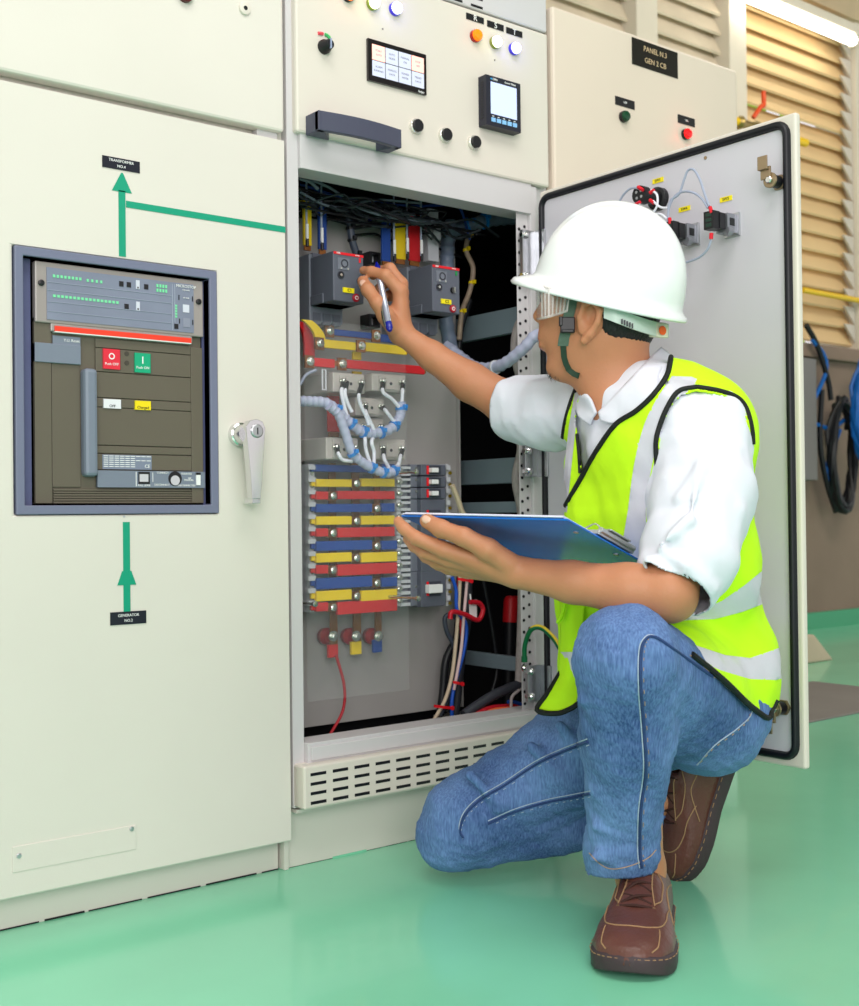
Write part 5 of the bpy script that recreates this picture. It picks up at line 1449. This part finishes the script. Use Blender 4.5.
# ---------------- shirt
tor = [Ell(Q(662, 455, 2.0), (.155, .110, .15), BA, .05), Ell(Q(668, 560, 2.02), (.158, .118, .16), BA, .06), Ell(Q(692, 655, 2.055), (.146, .118, .12), BA, .05),
       Cone(Q(640, 402, 2.0), Q(703, 429, 1.925), .060, .069, .04), Cone(Q(632, 404, 2.03), Q(594, 414, 2.12), .058, .060, .04)]
slv = [Cone(Q(703, 433, 1.915), Q(703, 495, 1.86), .067, .075, .03), Cone(Q(704, 495, 1.86), Q(687, 560, 1.80), .075, .070, .03), Cone(Q(688, 560, 1.80), Q(681, 574, 1.79), .070, .064, .02)]
slr = [Cone(Sr, Q(552, 413, 2.21), .064, .064, .03), Cone(Q(552, 413, 2.21), Q(516, 409, 2.28), .066, .064, .02)]
def sr(pts, r, k=.014): return ridge(pts, r, k)
fold = sr([(700, 470, 1.785), (690, 520, 1.745), (660, 545, 1.735)], .006) + sr([(735, 450, 1.83), (735, 510, 1.79), (725, 560, 1.77)], .007) + sr([(715, 430, 1.84), (700, 470, 1.79), (680, 500, 1.78)], .006) \
    + sr([(650, 562, 1.745), (672, 585, 1.725), (694, 606, 1.735)], .010) + sr([(660, 548, 1.745), (686, 566, 1.725), (712, 588, 1.74)], .006) \
    + sr([(523, 386, 2.235), (534, 408, 2.21), (548, 440, 2.215)], .009) + sr([(505, 398, 2.235), (512, 420, 2.22), (530, 438, 2.22)], .007) + sr([(560, 390, 2.15), (568, 420, 2.14), (572, 450, 2.15)], .007) + sr([(530, 400, 2.225), (560, 425, 2.16), (585, 450, 2.1)], .005)
def swarp(p): return vnoise(p, 30., 3.)*.0035+vnoise(p, 62., 5.)*.0018
Vs, Fs = nets(tor+slv+slr+fold, .0038, swarp)
Vs = relax(Vs, Fs, 2, .4)
dl = el_L-Q(708, 495, 1.86); dl /= np.linalg.norm(dl); dr = Q(512, 408, 2.30)-Q(552, 413, 2.21); dr /= np.linalg.norm(dr)
Vs = flat_cut(Vs, Q(670, 590, 1.775)+dl*.004, dl, Q(670, 592, 1.78), .12); Vs = flat_cut(Vs, Q(514, 410, 2.28), dr, Q(508, 410, 2.29), .12)
cf = Vs[Fs].mean(1)
# open cuffs: cut off the sleeve ends
dl = el_L-Q(708, 495, 1.86); dl /= np.linalg.norm(dl)
nl = dl*.75+.55*Rv*(-1)*0+np.array(-.35*Uv)*0; cutL = ((cf-Q(670, 590, 1.775))@(dl)) > .004
cutL &= np.linalg.norm(cf-Q(670, 592, 1.78), axis=1) < .12
dr = Q(512, 408, 2.30)-Q(552, 413, 2.21); dr /= np.linalg.norm(dr)
cutR = (((cf-Q(514, 410, 2.28))@dr) > .0) & (np.linalg.norm(cf-Q(508, 410, 2.29), axis=1) < .12)
hips = topix(cf)[:, 1] > 700
Vs, Fs = sub_faces(Vs, Fs, ~(cutL | cutR | hips))
sb_ = bvh_of(Vs, Fs)
SH = toobj('shirt', Vs, Fs, [SHIRT], np.zeros(len(Fs), int), PERS, .003); SH['label'] = 'white shirt with rolled sleeves'
def sheet(name, rows, m, parent, bv=(), off=.006, th=.004, label=None):
    """cloth sheet through rows of (x, y, depth); kept in front of the surfaces in bv"""
    vs, fs = [], []; R_ = [[np.array(p, float) for p in spline(r, 5)] for r in rows]; nc = len(R_[0])
    R2 = []
    for i in range(len(R_)-1):
        for k in range(4): R2.append([R_[i][j]*(1-k/4)+R_[i+1][j]*k/4 for j in range(nc)])
    R2.append(R_[-1])
    for r in R2:
        for (x, y, z) in r:
            for b_ in bv:
                h = hit(b_, x, y, 0)
                if h is not None:
                    zz = (h-CAM)@Fv
                    z = min(z, zz-off) if zz > z-.05 and zz-off > z-.05 else z
            vs.append(Q(x, y, z))
    for i in range(len(R2)-1):
        for j in range(nc-1): fs.append((i*nc+j, i*nc+j+1, (i+1)*nc+j+1, (i+1)*nc+j))
    V_ = relax(np.array(vs), np.array(fs), 2, .3)
    o = toobj(name, V_, np.array(fs), [m], np.zeros(len(fs), int), parent, th)
    if label: o['label'] = label
    return o
sheet('collar', [[(661, 346, 2.06), (652, 354, 2.0), (638, 368, 1.965), (622, 385, 1.95), (608, 401, 1.95), (597, 412, 1.96)],
                 [(668, 351, 2.06), (664, 362, 1.99), (649, 381, 1.94), (630, 400, 1.92), (613, 412, 1.93), (598, 416, 1.95)],
                 [(674, 359, 2.07), (671, 369, 1.985), (654, 392, 1.93), (634, 415, 1.915), (614, 424, 1.925), (599, 420, 1.95)]], SHIRT, SH, (body_bvh, sb_), .008)
sheet('collar', [[(596, 413, 1.965), (592, 402, 2.0), (586, 389, 2.03)], [(592, 418, 1.97), (584, 408, 2.0), (580, 393, 2.04)], [(590, 426, 1.98), (577, 416, 2.01), (575, 400, 2.05)]], SHIRT, SH, (body_bvh, sb_), .008)
def cuff(pts, r, k=.008): 
    s = spline([Q(*p) for p in pts], 6)
    part('cuff', SH, lambda q: q.tube(s, r, SHIRT, 10), smooth=True)
# ---------------- vest
tv = [Ell(e.c, e.r+.009, e.ax, e.k) if isinstance(e, Ell) else Cone(e.a, e.b, e.ra+.009, e.rb+.009, e.k) for e in tor]
tv += [Cone(Q(708, 690, 2.02), Q(690, 690, 2.09), .109, .107, .03), Cone(Q(700, 700, 1.97), Q(668, 680, 1.86), .102, .092, .03)]
tv += [Cone(Q(600, 470, 2.06), Q(594, 600, 2.06), .055, .055, .05), Cone(Q(594, 600, 2.06), Q(586, 680, 2.06), .055, .05, .05),
       Cone(Q(728, 600, 2.03), Q(733, 680, 2.04), .030, .030, .05)]
tv += ridge([(700, 560, 1.90), (725, 600, 1.93), (740, 640, 1.95)], .007) + ridge([(640, 640, 1.9), (690, 650, 1.89), (745, 668, 1.95)], .009) 
def vwarp(p): return vnoise(p, 26., 7.)*.0035+vnoise(p, 70., 8.)*.0010
Vv, Fv_ = nets(tv, .0036, vwarp)
Vv = relax(Vv, Fv_, 1, .4)
Nn, nf = vnormals(Vv, Fv_)
def snap(V_, N_, polys, tol=1.25):
    px_ = topix(V_); fr_ = ((V_-CAM)*N_).sum(1) < 0; V_ = V_.copy()
    best = np.full(len(V_), tol); mv = np.zeros((len(V_), 2))
    for poly in polys:
        for (x0, y0), (x1, y1) in zip(poly, poly[1:]+poly[:1]):
            e = np.array((x1-x0, y1-y0)); L2_ = (e**2).sum()
            if L2_ < 1e-6: continue
            t = np.clip(((px_[:, :2]-(x0, y0))@e)/L2_, 0, 1)
            c_ = np.array((x0, y0))+t[:, None]*e; d_ = c_-px_[:, :2]; r_ = np.hypot(d_[:, 0], d_[:, 1])
            w = fr_ & (r_ < best); best[w] = r_[w]; mv[w] = d_[w]
    z = px_[:, 2][:, None]/FPX
    return V_+Rv*mv[:, :1]*z-Uv*mv[:, 1:]*z
neck = spl2([(676, 350), (667, 375), (654, 394), (616, 424), (597, 450), (578, 482), (580, 468), (576, 434), (575, 412), (582, 390), (600, 370), (640, 330)], 3)
armh = spl2([(697, 390), (722, 394), (738, 401), (746, 412), (749, 440), (747, 475), (738, 520), (715, 570), (690, 580), (664, 560), (660, 500), (658, 455), (662, 425), (670, 406), (681, 394)], 3)
rarm = [(577, 384), (566, 420), (559, 470), (545, 470), (540, 380)]
hem = [(800, 690), (779, 703), (769, 720), (757, 712), (745, 701), (730, 686), (713, 671), (698, 659), (672, 640), (640, 632), (570, 640), (560, 900), (860, 900)]
band = spl2([(672, 376), (697, 379), (680, 400), (662, 430), (652, 465), (646, 510), (645, 560), (622, 560), (628, 510), (634, 465), (644, 425), (657, 398)], 3)
b2 = [(577, 380), (588, 388), (576, 425), (571, 470), (567, 512), (562, 512), (564, 470), (569, 425)]
hemp_ = hem
tb1 = [(640, 600), (697, 611), (722, 601), (745, 585), (762, 571), (790, 560), (800, 590), (768, 602), (742, 612), (715, 619), (690, 620), (640, 625)]
tb2 = [(640, 640), (695, 645), (725, 655), (750, 658), (768, 652), (800, 640), (806, 672), (776, 680), (750, 679), (720, 670), (693, 658), (640, 660)]
Vv = snap(Vv, Nn, [neck, armh, rarm, hemp_, band, b2, tb1, tb2])
cf = Vv[Fv_].mean(1); px = topix(cf); Nn, nf = vnormals(Vv, Fv_); front = ((cf-CAM)*nf).sum(1) < 0
rem = front & (inpoly(px, neck) | inpoly(px, armh) | inpoly(px, rarm))
rem |= inpoly(px, armh) & (px[:, 2] < 1.97)
rem |= inpoly(px, neck) & (px[:, 2] < 2.06)
rem |= inpoly(px, hem)
rem |= (px[:, 1] < 384) & (px[:, 0] < 668) & (px[:, 0] > 588)
rem |= (px[:, 1] > 690) & (px[:, 0] < 650)
keep = ~rem
mi = np.zeros(len(Fv_), int)
for bnd in (band, b2): mi[front & inpoly(px, bnd)] = 1
bb = front & (inpoly(px, tb1) | inpoly(px, tb2))
mi[bb] = 1
# the tape runs right round the body behind
loc = (cf-Q(668, 560, 2.02))@BA.T
hz = loc[:, 2]
mi[(~front) & (((hz > -.062) & (hz < -.012)) | ((hz > -.15) & (hz < -.10)))] = 1
mi = mi[keep]
Vv2, Fv2 = sub_faces(Vv, Fv_, keep)
# smooth the cut border
vb = bvh_of(Vv, Fv_)
VE = toobj('vest', Vv2, Fv2, [NEON, SILV], mi, PERS, .0025); VE['label'] = 'neon yellow safety vest with silver tape'
def piping(pts, r=.0042, n=4, off=.001, alt=None):
    L_ = []
    P2 = spl2(pts, 5)
    for a, b_ in zip(P2[:-1], P2[1:]):
        for k in range(n):
            t = k/n; x, y = a[0]+(b_[0]-a[0])*t, a[1]+(b_[1]-a[1])*t
            h = hit(vb, x, y, off)
            if alt is not None:
                h3 = hit(alt, x, y, off+.003)
                if h is None or (h3 is not None and (h3-CAM)@Fv < (h-CAM)@Fv): h = h3
            if h is not None: L_.append(h)
    if len(L_) > 3:
        # smooth in depth
        for _ in range(3): L_ = [L_[0]]+[(L_[i-1]+L_[i]*2+L_[i+1])/4 for i in range(1, len(L_)-1)]+[L_[-1]]
        part('piping', VE, lambda q: q.tube(L_, r, PIPE, 8), smooth=True)
piping([(697, 387), (679, 391), (668, 406), (660, 425), (656, 442), (657, 465), (660, 490), (660, 525)])
piping([(697, 387), (720, 391), (738, 398), (747, 410), (752, 430), (753, 445)])
piping([(671, 357), (667, 375), (654, 394), (636, 411), (616, 424), (597, 450), (580, 480), (563, 511), (558, 530)], .0045)
piping([(578, 384), (570, 405), (564, 430), (560, 470)], .0045)
piping([(577, 434), (579, 455), (580, 474)], .003)
piping([(777, 700), (772, 710), (768, 718), (757, 711), (745, 701), (730, 686), (713, 671), (698, 659), (692, 654)], .0048, off=.0, alt=jb)
# front corner of the vest hanging over the kneeling thigh
fl_rows = [[(561, 596, 2.035), (571, 600, 2.0), (586, 602, 1.99)], [(562, 630, 2.035), (571, 632, 1.995), (584, 634, 1.985)], [(561, 656, 2.03), (570, 658, 1.99), (580, 660, 1.98)],
           [(560, 676, 2.02), (568, 678, 1.985), (580, 682, 1.975)], [(548, 694, 2.0), (562, 696, 1.975), (580, 698, 1.965)], [(537, 710, 1.995), (556, 713, 1.97), (578, 705, 1.955)]]
fp = sheet('front_corner', fl_rows, NEON, VE, (jb,), .006, .004, 'hanging front corner of the vest')
def tape(q):
    vs, fs = [], []
    for i, y in enumerate((652, 660, 668, 677)):
        for x, z in ((560.5, 2.026), (565, 2.002), (570.5, 1.984), (574, 1.979)): vs.append(Q(x, y, z-.004))
    for i in range(3):
        for j in range(3): fs.append((i*4+j, i*4+j+1, i*4+j+5, i*4+j+4))
    q.add(vs, fs, SILV)
part('tape', VE, tape, smooth=True)
part('piping', VE, lambda q: q.tube(spline([Q(561, 672, 2.018), Q(548, 693, 1.996), Q(537, 710, 1.99), Q(556, 713.5, 1.965), Q(570, 709, 1.955), Q(579, 703, 1.95)], 5), .0045, PIPE, 8), smooth=True)
part('cord', VE, lambda q: q.tube(spline([Q(566, 600, 1.99), Q(562, 615, 2.0), Q(557, 623, 2.01)], 5), [.004]*10+[.002], NEON, 6), smooth=True)

# ---------------- helmet
He = Q(606, 299, 2.02)
F2 = -.92*Rv+.272*Uv+.28*Fv; F2 /= np.linalg.norm(F2); L2 = -.97*Fv-.235*Uv; L2 -= np.dot(L2, F2)*F2; L2 /= np.linalg.norm(L2); U2 = np.cross(F2, L2)
HT = thing('hard_hat', (0, 0, 0), None, None) if False else None
def helmet():
    nphi, lev = 96, []
    def ring(sc, z, out, dz=0.):
        r = []
        for k in range(nphi):
            ph = 2*math.pi*k/nphi; c_, s_ = math.cos(ph), math.sin(ph)
            front = max(0, c_)**3
            a = (.127*sc)*c_; b_ = (.106*sc)*s_
            e = out*(1+2.1*front)
            zz = z+dz*front
            rg = 0
            if z > .02:
                rg = .0045*math.exp(-((b_/.020)**4))*min(1, (z-.02)/.05)
                rg += .002*math.exp(-((abs(b_)-.045)/.008)**2)*(c_ > -.3)*min(1, (z-.02)/.05)
            r.append(He+F2*(a+e*c_)+L2*(b_+e*s_)+U2*(zz+rg))
        return r
    lev.append(ring(1.0, -.007, .0095, .001)); lev.append(ring(1.0, -.009, .0115, .000)); lev.append(ring(1.0, -.006, .0125, .001)); lev.append(ring(1.0, -.002, .011, .004)); lev.append(ring(1.0, .003, .005, .006)); lev.append(ring(.998, .009, .0012, .004))
    n_ = 2.12; H_ = .156; T_ = 26
    for i in range(1, T_):
        t = math.pi/2*i/T_
        lev.append(ring(math.cos(t)**(2/n_), .009+(H_-.009)*math.sin(t)**(2/n_), 0))
    vs = [p for l in lev for p in l]; fs = []
    for i in range(len(lev)-1):
        for k in range(nphi): fs.append((i*nphi+k, i*nphi+(k+1) % nphi, (i+1)*nphi+(k+1) % nphi, (i+1)*nphi+k))
    V_ = np.array(vs); 
    # crown cap
    top = len(V_); V_ = np.vstack([V_, (He+U2*(H_+.0045))[None]])
    q = MB(); q.add(V_, fs+[((len(lev)-1)*nphi+k, (len(lev)-1)*nphi+(k+1) % nphi, top) for k in range(nphi)], HELM)
    o = q.build('hard_hat', PERS, smooth=False)
    for p in o.data.polygons: p.use_smooth = True
    sm = o.modifiers.new('t', 'SOLIDIFY'); sm.thickness = .003; sm.offset = -1
    o['label'] = 'white hard hat with front peak'
    return o
HAT = helmet()
PALE = mat('pale_green_band', (196, 214, 204), .35)
def bandf(q):
    pts = spline([Q(604, 311, 1.928), Q(617, 316, 1.922), Q(633, 322, 1.93), Q(648, 327, 1.955), Q(660, 330, 1.99), Q(668, 331, 2.03)], 6)
    q.strip(pts, Uv, .0115, .003, PALE)
    for i in range(5): 
        c_ = Q(622+i*2.6, 321.5+i*1.1, 1.919+.001*i)
        q.obox(c_, (Rv, Uv, Fv), (.0012, .004, .0012), mat('slot_dark', (60, 58, 66), .5))
part('headband', HAT, bandf, label='pale green headband behind the ear')
part('ratchet', HAT, lambda q: q.obox(Q(658, 330, 1.982), ((Rv*.86+Fv*.5), Uv, (Fv*.86-Rv*.5)), (.019, .0125, .005), mat('ivory', (226, 222, 204), .4)), bevel=.003)
part('sticker', HAT, lambda q: q.lathe(Q(662.5, 330.5, 1.977), -(Fv*.86-Rv*.5), [(0, .0075), (.0008, .0075)], mat('orange_sticker', (240, 96, 20), .5), 20), label='orange round sticker')
GST = mat('green_strap', (84, 106, 92), .8, bump=.3, bscale=200)
def hs(x, y, o): 
    h = hit(body_bvh, x, y, o); return h if h is not None else Q(x, y, 1.95)
def strapf(q):
    q.strip([hs(x, y, .006) for x, y in [(572, 300), (571, 306), (569, 314), (567, 322), (566, 330), (564, 338), (563, 346)]], Rv, .0088, .0022, GST)
    q.strip([hs(x, y, .004) for x, y in [(563, 344), (563.5, 350), (564, 357), (566, 364), (569, 370), (574, 374), (579, 376)]], [Rv, Rv, Rv, Rv+.2*Uv, Rv+.5*Uv, Rv*.6+Uv*.6, Rv*.3+Uv], .0048, .0018, mat('dark_green_strap', (30, 58, 42), .7))
part('chin_strap', HAT, strapf, label='green woven chin strap')
def buck(q):
    c_ = hs(567.5, 325, .011)
    q.obox(c_, (Rv, Uv, Fv), (.0118, .0128, .003), BLK); q.obox(c_+Uv*.006-Rv*.011, (Rv, Uv, Fv), (.003, .008, .004), BLK); q.obox(c_-Uv*.010, (Rv, Uv, Fv), (.010, .003, .0045), BLK)
part('buckle', HAT, buck, bevel=.0015, label='black plastic buckle')
# ---------------- goggles
CLR = mat('clear_goggle', (235, 228, 226), .08, alpha=.2, spec=.8); CLR2 = mat('clear_goggle_edge', (240, 232, 230), .1, alpha=.5, spec=.8)
def gog():
    bot = [hs(567, 311, .012), hs(558, 314, .013), Q(549, 316.5, 1.945), Q(541, 318.5, 1.975), Q(537.5, 319, 2.02), Q(538, 319, 2.06)]
    top = [hs(569, 296, .014), hs(560, 291, .016), Q(549, 288, 1.945), Q(540.5, 286, 1.975), Q(536.5, 286, 2.02), Q(537, 287, 2.06)]
    b_, t_ = spline(bot, 4), spline(top, 4); n = len(b_)
    q = MB(); vs = b_+t_; q.add(vs, [(i, i+1, n+i+1, n+i) for i in range(n-1)], CLR)
    o = q.build('goggles', PERS, smooth=True); sm = o.modifiers.new('t', 'SOLIDIFY'); sm.thickness = .002; o['label'] = 'clear safety goggles with ribbed side'
    part('rim', o, lambda w: (w.tube(b_, .0022, CLR2, 8), w.tube(t_, .0022, CLR2, 8)), smooth=True)
    for i in range(0, 8, 1):
        k = i*(n-8)/8; i0 = int(k); f_ = k-i0
        a = b_[i0]*(1-f_)+b_[i0+1]*f_; c_ = t_[i0]*(1-f_)+t_[i0+1]*f_
        part('rib', o, lambda w: w.tube([a-Fv*.0015, c_-Fv*.0015], .0014, CLR2, 6), smooth=True)
gog()

# ---------------- shoes
LEA = mat('brown_leather', (96, 60, 52), .38, bump=.25, bscale=150, var=.12, vscale=16); SOLE = mat('dark_sole', (66, 54, 58), .6, bump=.2, bscale=60)
STI = mat('tan_stitch', (160, 126, 92), .7); LACE = mat('brown_lace', (60, 34, 28), .8)
def shoe(name, T, label, tie=True):
    """T maps local (length from heel, left/right, up) to the place"""
    Lg = .300
    def half(s, side):
        s = min(max(s, 0), 1)
        w = np.interp(s, [0, .04, .12, .3, .5, .68, .82, .92, .975, 1.0], [.006, .022, .034, .036, .040, .050, .050, .041, .024, .004])
        return w*(1.04 if side > 0 else .98)
    def topz(s): return np.interp(s, [0, .05, .15, .3, .42, .55, .68, .8, .9, .97, 1], [.088, .094, .096, .100, .100, .083, .067, .060, .053, .043, .030])
    o = None; q = MB(); ns, nt_ = 46, 28; vs = []
    def surf(s, a):
        """a: 0..1 from one side over the top to the other"""
        th = math.pi*a; c_, s_ = math.cos(th), math.sin(th); w = half(s, 1 if c_ > 0 else -1)-.002
        base = .024; h = topz(s)-base
        ex = .62+.25*max(0, (s-.3))
        y = w*np.sign(c_)*abs(c_)**(.75) * (1-.30*(s_**2.5)*(1 if s < .5 else max(.0, 1-(s-.5)*2.2)))
        x = s*Lg + (-.004 if s < .1 else 0)*s_
        return T((x, y, base+h*s_**ex))
    ss = [.5-.5*math.cos(math.pi*i/ns) for i in range(ns+1)]
    for s in ss:
        for j in range(nt_+1): vs.append(surf(s, j/nt_))
    fs = []
    for i in range(ns):
        for j in range(nt_):
            mid = (ss[i]+ss[i+1])/2; aa = (j+.5)/nt_
            if tie and .08 < mid < .36 and .34 < aa < .66: continue      # ankle opening
            fs.append((i*(nt_+1)+j, i*(nt_+1)+j+1, (i+1)*(nt_+1)+j+1, (i+1)*(nt_+1)+j))
    q.add(vs, fs, LEA)
    o = q.build(name, PERS, smooth=True); o['label'] = label
    sm = o.modifiers.new('t', 'SOLIDIFY'); sm.thickness = .0035; sm.offset = -1 if False else 1
    def solef(w):
        n = 60; ring0 = []
        for k in range(n):
            a = 2*math.pi*k/n; s = .5-.5*math.cos(a); sd = 1 if math.sin(a) > 0 else -1
            ring0.append((s*Lg*1.015-.002, sd*(half(s, sd)+.0035)*(1)))
        vs_, fs_ = [], []
        prof = [(0, -.003), (.003, 0), (.022, .001), (.027, -.001), (.029, -.004)]
        for z, e in prof:
            for (x, y) in ring0:
                lift = .012*max(0, (x/Lg-.8)/.2)**2*(1 if z < .01 else .6)
                r = math.hypot(x-.15, y)+1e-9
                vs_.append(T((x+(x-.15)/r*e, y+y/r*e, z+lift)))
        for i in range(len(prof)-1):
            for k in range(n): fs_.append((i*n+k, i*n+(k+1) % n, (i+1)*n+(k+1) % n, (i+1)*n+k))
        fs_.append(tuple(range(n))); fs_.append(tuple((len(prof)-1)*n+k for k in range(n)))
        w.add(vs_, fs_, SOLE)
    part('sole', o, solef, smooth=True)
    def welt(w):
        pts = []
        for k in range(61):
            a = 2*math.pi*k/60; s = .5-.5*math.cos(a); sd = 1 if math.sin(a) > 0 else -1
            pts.append(T((s*Lg*1.01-.0015, sd*(half(s, sd)+.0045), .0255+.007*max(0, (s-.8)/.2)**2)))
        for i in range(0, 60): w.tube([pts[i]*.85+pts[i+1]*.15, pts[i]*.3+pts[i+1]*.7], .0008, STI, 4)
    part('welt_stitching', o, welt)
    def st(w, pp):
        s_ = []
        for a, b_, _ in spline([(a, b_, 0) for a, b_ in pp], 10):
            p_ = surf(a, b_); cen = T((min(a*Lg, .262), 0, .03)); s_.append(p_+(p_-cen)/np.linalg.norm(p_-cen)*.0042)
        w.tube(s_, .0011, STI, 5)
    def sts(w):
        st(w, [(.50, .10), (.62, .20), (.76, .27), (.82, .38), (.835, .5), (.82, .62), (.76, .73), (.62, .80), (.50, .90)])
        for a in (.30, .70): st(w, [(.81, a), (.87, a+(-.04 if a < .5 else .04)), (.95, a+(-.1 if a < .5 else .1))])
        for sgn in (0, 1):
            g = lambda a: a if not sgn else 1-a
            st(w, [(.62, g(.34)), (.55, g(.25)), (.42, g(.22)), (.34, g(.30))]); st(w, [(.58, g(.06)), (.50, g(.12)), (.42, g(.16)), (.30, g(.14)), (.15, g(.10))])
            st(w, [(.63, g(.345)), (.50, g(.355)), (.40, g(.36))])
    part('stitching', o, sts)
    def lc(w):
        cen = T((.15, 0, .04))
        for i, s in enumerate((.40, .48, .56, .64)):
            for sg in (1, -1):
                p0, p1 = surf(s, .36 if sg > 0 else .64), surf(s+.06*(i < 3)+.0, .64 if sg > 0 else .36)
                m_ = (p0+p1)/2; up = (m_-cen)/np.linalg.norm(m_-cen)
                w.tube(spline([p0+up*.003, m_+up*(.009+.002*sg), p1+up*.003], 5), .0023, LACE, 6)
    part('laces', o, lc, smooth=True, label='dark brown laces')
    def ey(w):
        cen = T((.15, 0, .04))
        for s in (.40, .48, .56, .64):
            for a in (.345, .655):
                p0 = surf(s, a); up = (p0-cen)/np.linalg.norm(p0-cen); w.lathe(p0+up*.002, up, [(0, .003), (.0018, .003)], mat('eyelet', (120, 90, 70), .4, metal=.6), 8)
    part('eyelet', o, ey)
    return o
toe = P(627, 983, 2, 0); toe[2] = 0; hd_ = Q(650, 905, 1.955); hd_[2] = 0
ax_ = toe-hd_; ax_ /= np.linalg.norm(ax_); sx_ = np.cross(Z_, ax_)
h0 = toe-ax_*.302
shoe('shoe', lambda p: h0+ax_*p[0]+sx_*p[1]*1.12+Z_*p[2], 'left brown leather lace-up shoe flat on the floor')
# kneeling foot: toe on the floor, heel raised, sole facing right
tp = P(665, 877, 2, 0); tp[2] = .012
hl2 = Q(711, 748, 2.13)
a2 = tp-hl2; a2 /= np.linalg.norm(a2)
up2 = -Rv*.90+Fv*(-.30)+Uv*(-.28); up2 -= a2*np.dot(up2, a2); up2 /= np.linalg.norm(up2); sx2 = np.cross(up2, a2)
h2 = tp-a2*.288+up2*(-.036)
shoe('shoe', lambda p: h2+a2*p[0]+sx2*p[1]+up2*p[2]*1.0, 'right brown shoe resting on its toe with the sole turned right')

# ---------------- things held
PEN = thing('pen', Q(390, 331, 2.30), 'blue and silver click pen held between the raised fingertips', 'pen')
pa, pb_ = Q(376.5, 262.5, 2.362), Q(390, 331, 2.262)
pd = (pb_-pa); pl_ = np.linalg.norm(pd); pd /= pl_
PBL = mat('pen_blue', (16, 26, 140), .25, coat=.4); PSV = mat('pen_silver', (190, 194, 214), .25, metal=.7)
part('tip', PEN, lambda q: q.lathe(pa, pd, [(0, .0022), (.004, .003), (.012, .0058), (.022, .0066), (.042, .0066), (.044, .0062)], PBL, 18), smooth=True, label='blue grip end')
part('barrel', PEN, lambda q: q.lathe(pa+pd*.043, pd, [(0, .0066), (.003, .0068), (.004, .0062), (pl_-.068, .0066), (pl_-.060, .0066)], PSV, 18), smooth=True, label='silver barrel')
part('cap', PEN, lambda q: q.lathe(pa+pd*(pl_-.020), pd, [(0, .0068), (.012, .0068), (.018, .005), (.020, .003)], PBL, 18), smooth=True, label='blue end')
cs_ = -Rv*.8-Fv*.5; cs_ /= np.linalg.norm(cs_)
part('clip', PEN, lambda q: q.strip([pa+pd*(pl_-.062)+cs_*.0085, pa+pd*(pl_-.03)+cs_*.0105, pa+pd*(pl_-.010)+cs_*.0085], np.cross(pd, cs_), .0022, .0016, CHROME), label='chrome clip')
# clipboard
cA, cB, cC = Q(401, 516.5, 1.880), Q(568, 520.5, 1.70), Q(657, 571, 1.893); cD = cA+(cC-cB)
BB = mat('clipboard_blue', (16, 106, 205), .26)
nb_ = np.cross(cB-cA, cD-cA); nb_ /= np.linalg.norm(nb_)
if np.dot(nb_, CAM-cA) > 0: nb_ = -nb_       # nb_ points away from the camera, to the paper side
CB = thing('clipboard', cD, 'blue clipboard resting on the bare forearm with its clip at the right', 'clipboard')
part('board', CB, lambda q: q.prism([cA, cB, cC, cD], nb_*.003, BB), bevel=.0012)
e1 = (cC-cB)/np.linalg.norm(cC-cB); e2 = (cA-cB)/np.linalg.norm(cA-cB)
def clipf(q):
    m_ = (cB+cC)/2+nb_*.008-e2*.002
    q.obox(m_+e2*.012, (e1, e2, nb_), (.052, .012, .0035), STEEL); q.tube([m_-e1*.05-e2*.000+nb_*.004, m_+e1*.05-e2*.000+nb_*.004], .0045, STEEL, 10)
    q.obox(m_+e2*.004+nb_*.010, (e1, e2, nb_), (.03, .010, .0012), STEEL)
part('clip', CB, clipf, bevel=.001)
part('wire_loop', CB, lambda q: q.tube(spline([(cB+cC)/2-e1*.04+nb_*.012, (cB+cC)/2-e1*.045+nb_*.022+e2*.01, (cB+cC)/2-e1*.055+nb_*.012+e2*.02], 5), .0012, CHROME, 6), smooth=True)
for t_ in (.22, .66): 
    c_ = cB+(cC-cB)*t_+e2*.022
    part('rivet', CB, lambda q: q.lathe(c_+nb_*.001, -nb_, [(0, .0042), (.002, .0042), (.0028, .002)], STEEL, 14), smooth=True)
for k in range(2):
    a_ = cA+nb_*(.0040+.0016*k)-e2*(.004+.004*k); b_ = cB+nb_*(.0040+.0016*k)+e2*.008
    q = MB(); q.prism([a_-e1*(.0022-.0008*k), b_-e1*(.0022-.0008*k), b_+e1*.168, a_+e1*.168], nb_*.0010, mat('paper', (236, 234, 252), .7)); o = q.build('paper_sheet')
    tag(o, ['white sheet of paper lying on the blue clipboard, directly on the board', 'top white sheet of paper clipped on the blue clipboard'][k], 'paper')
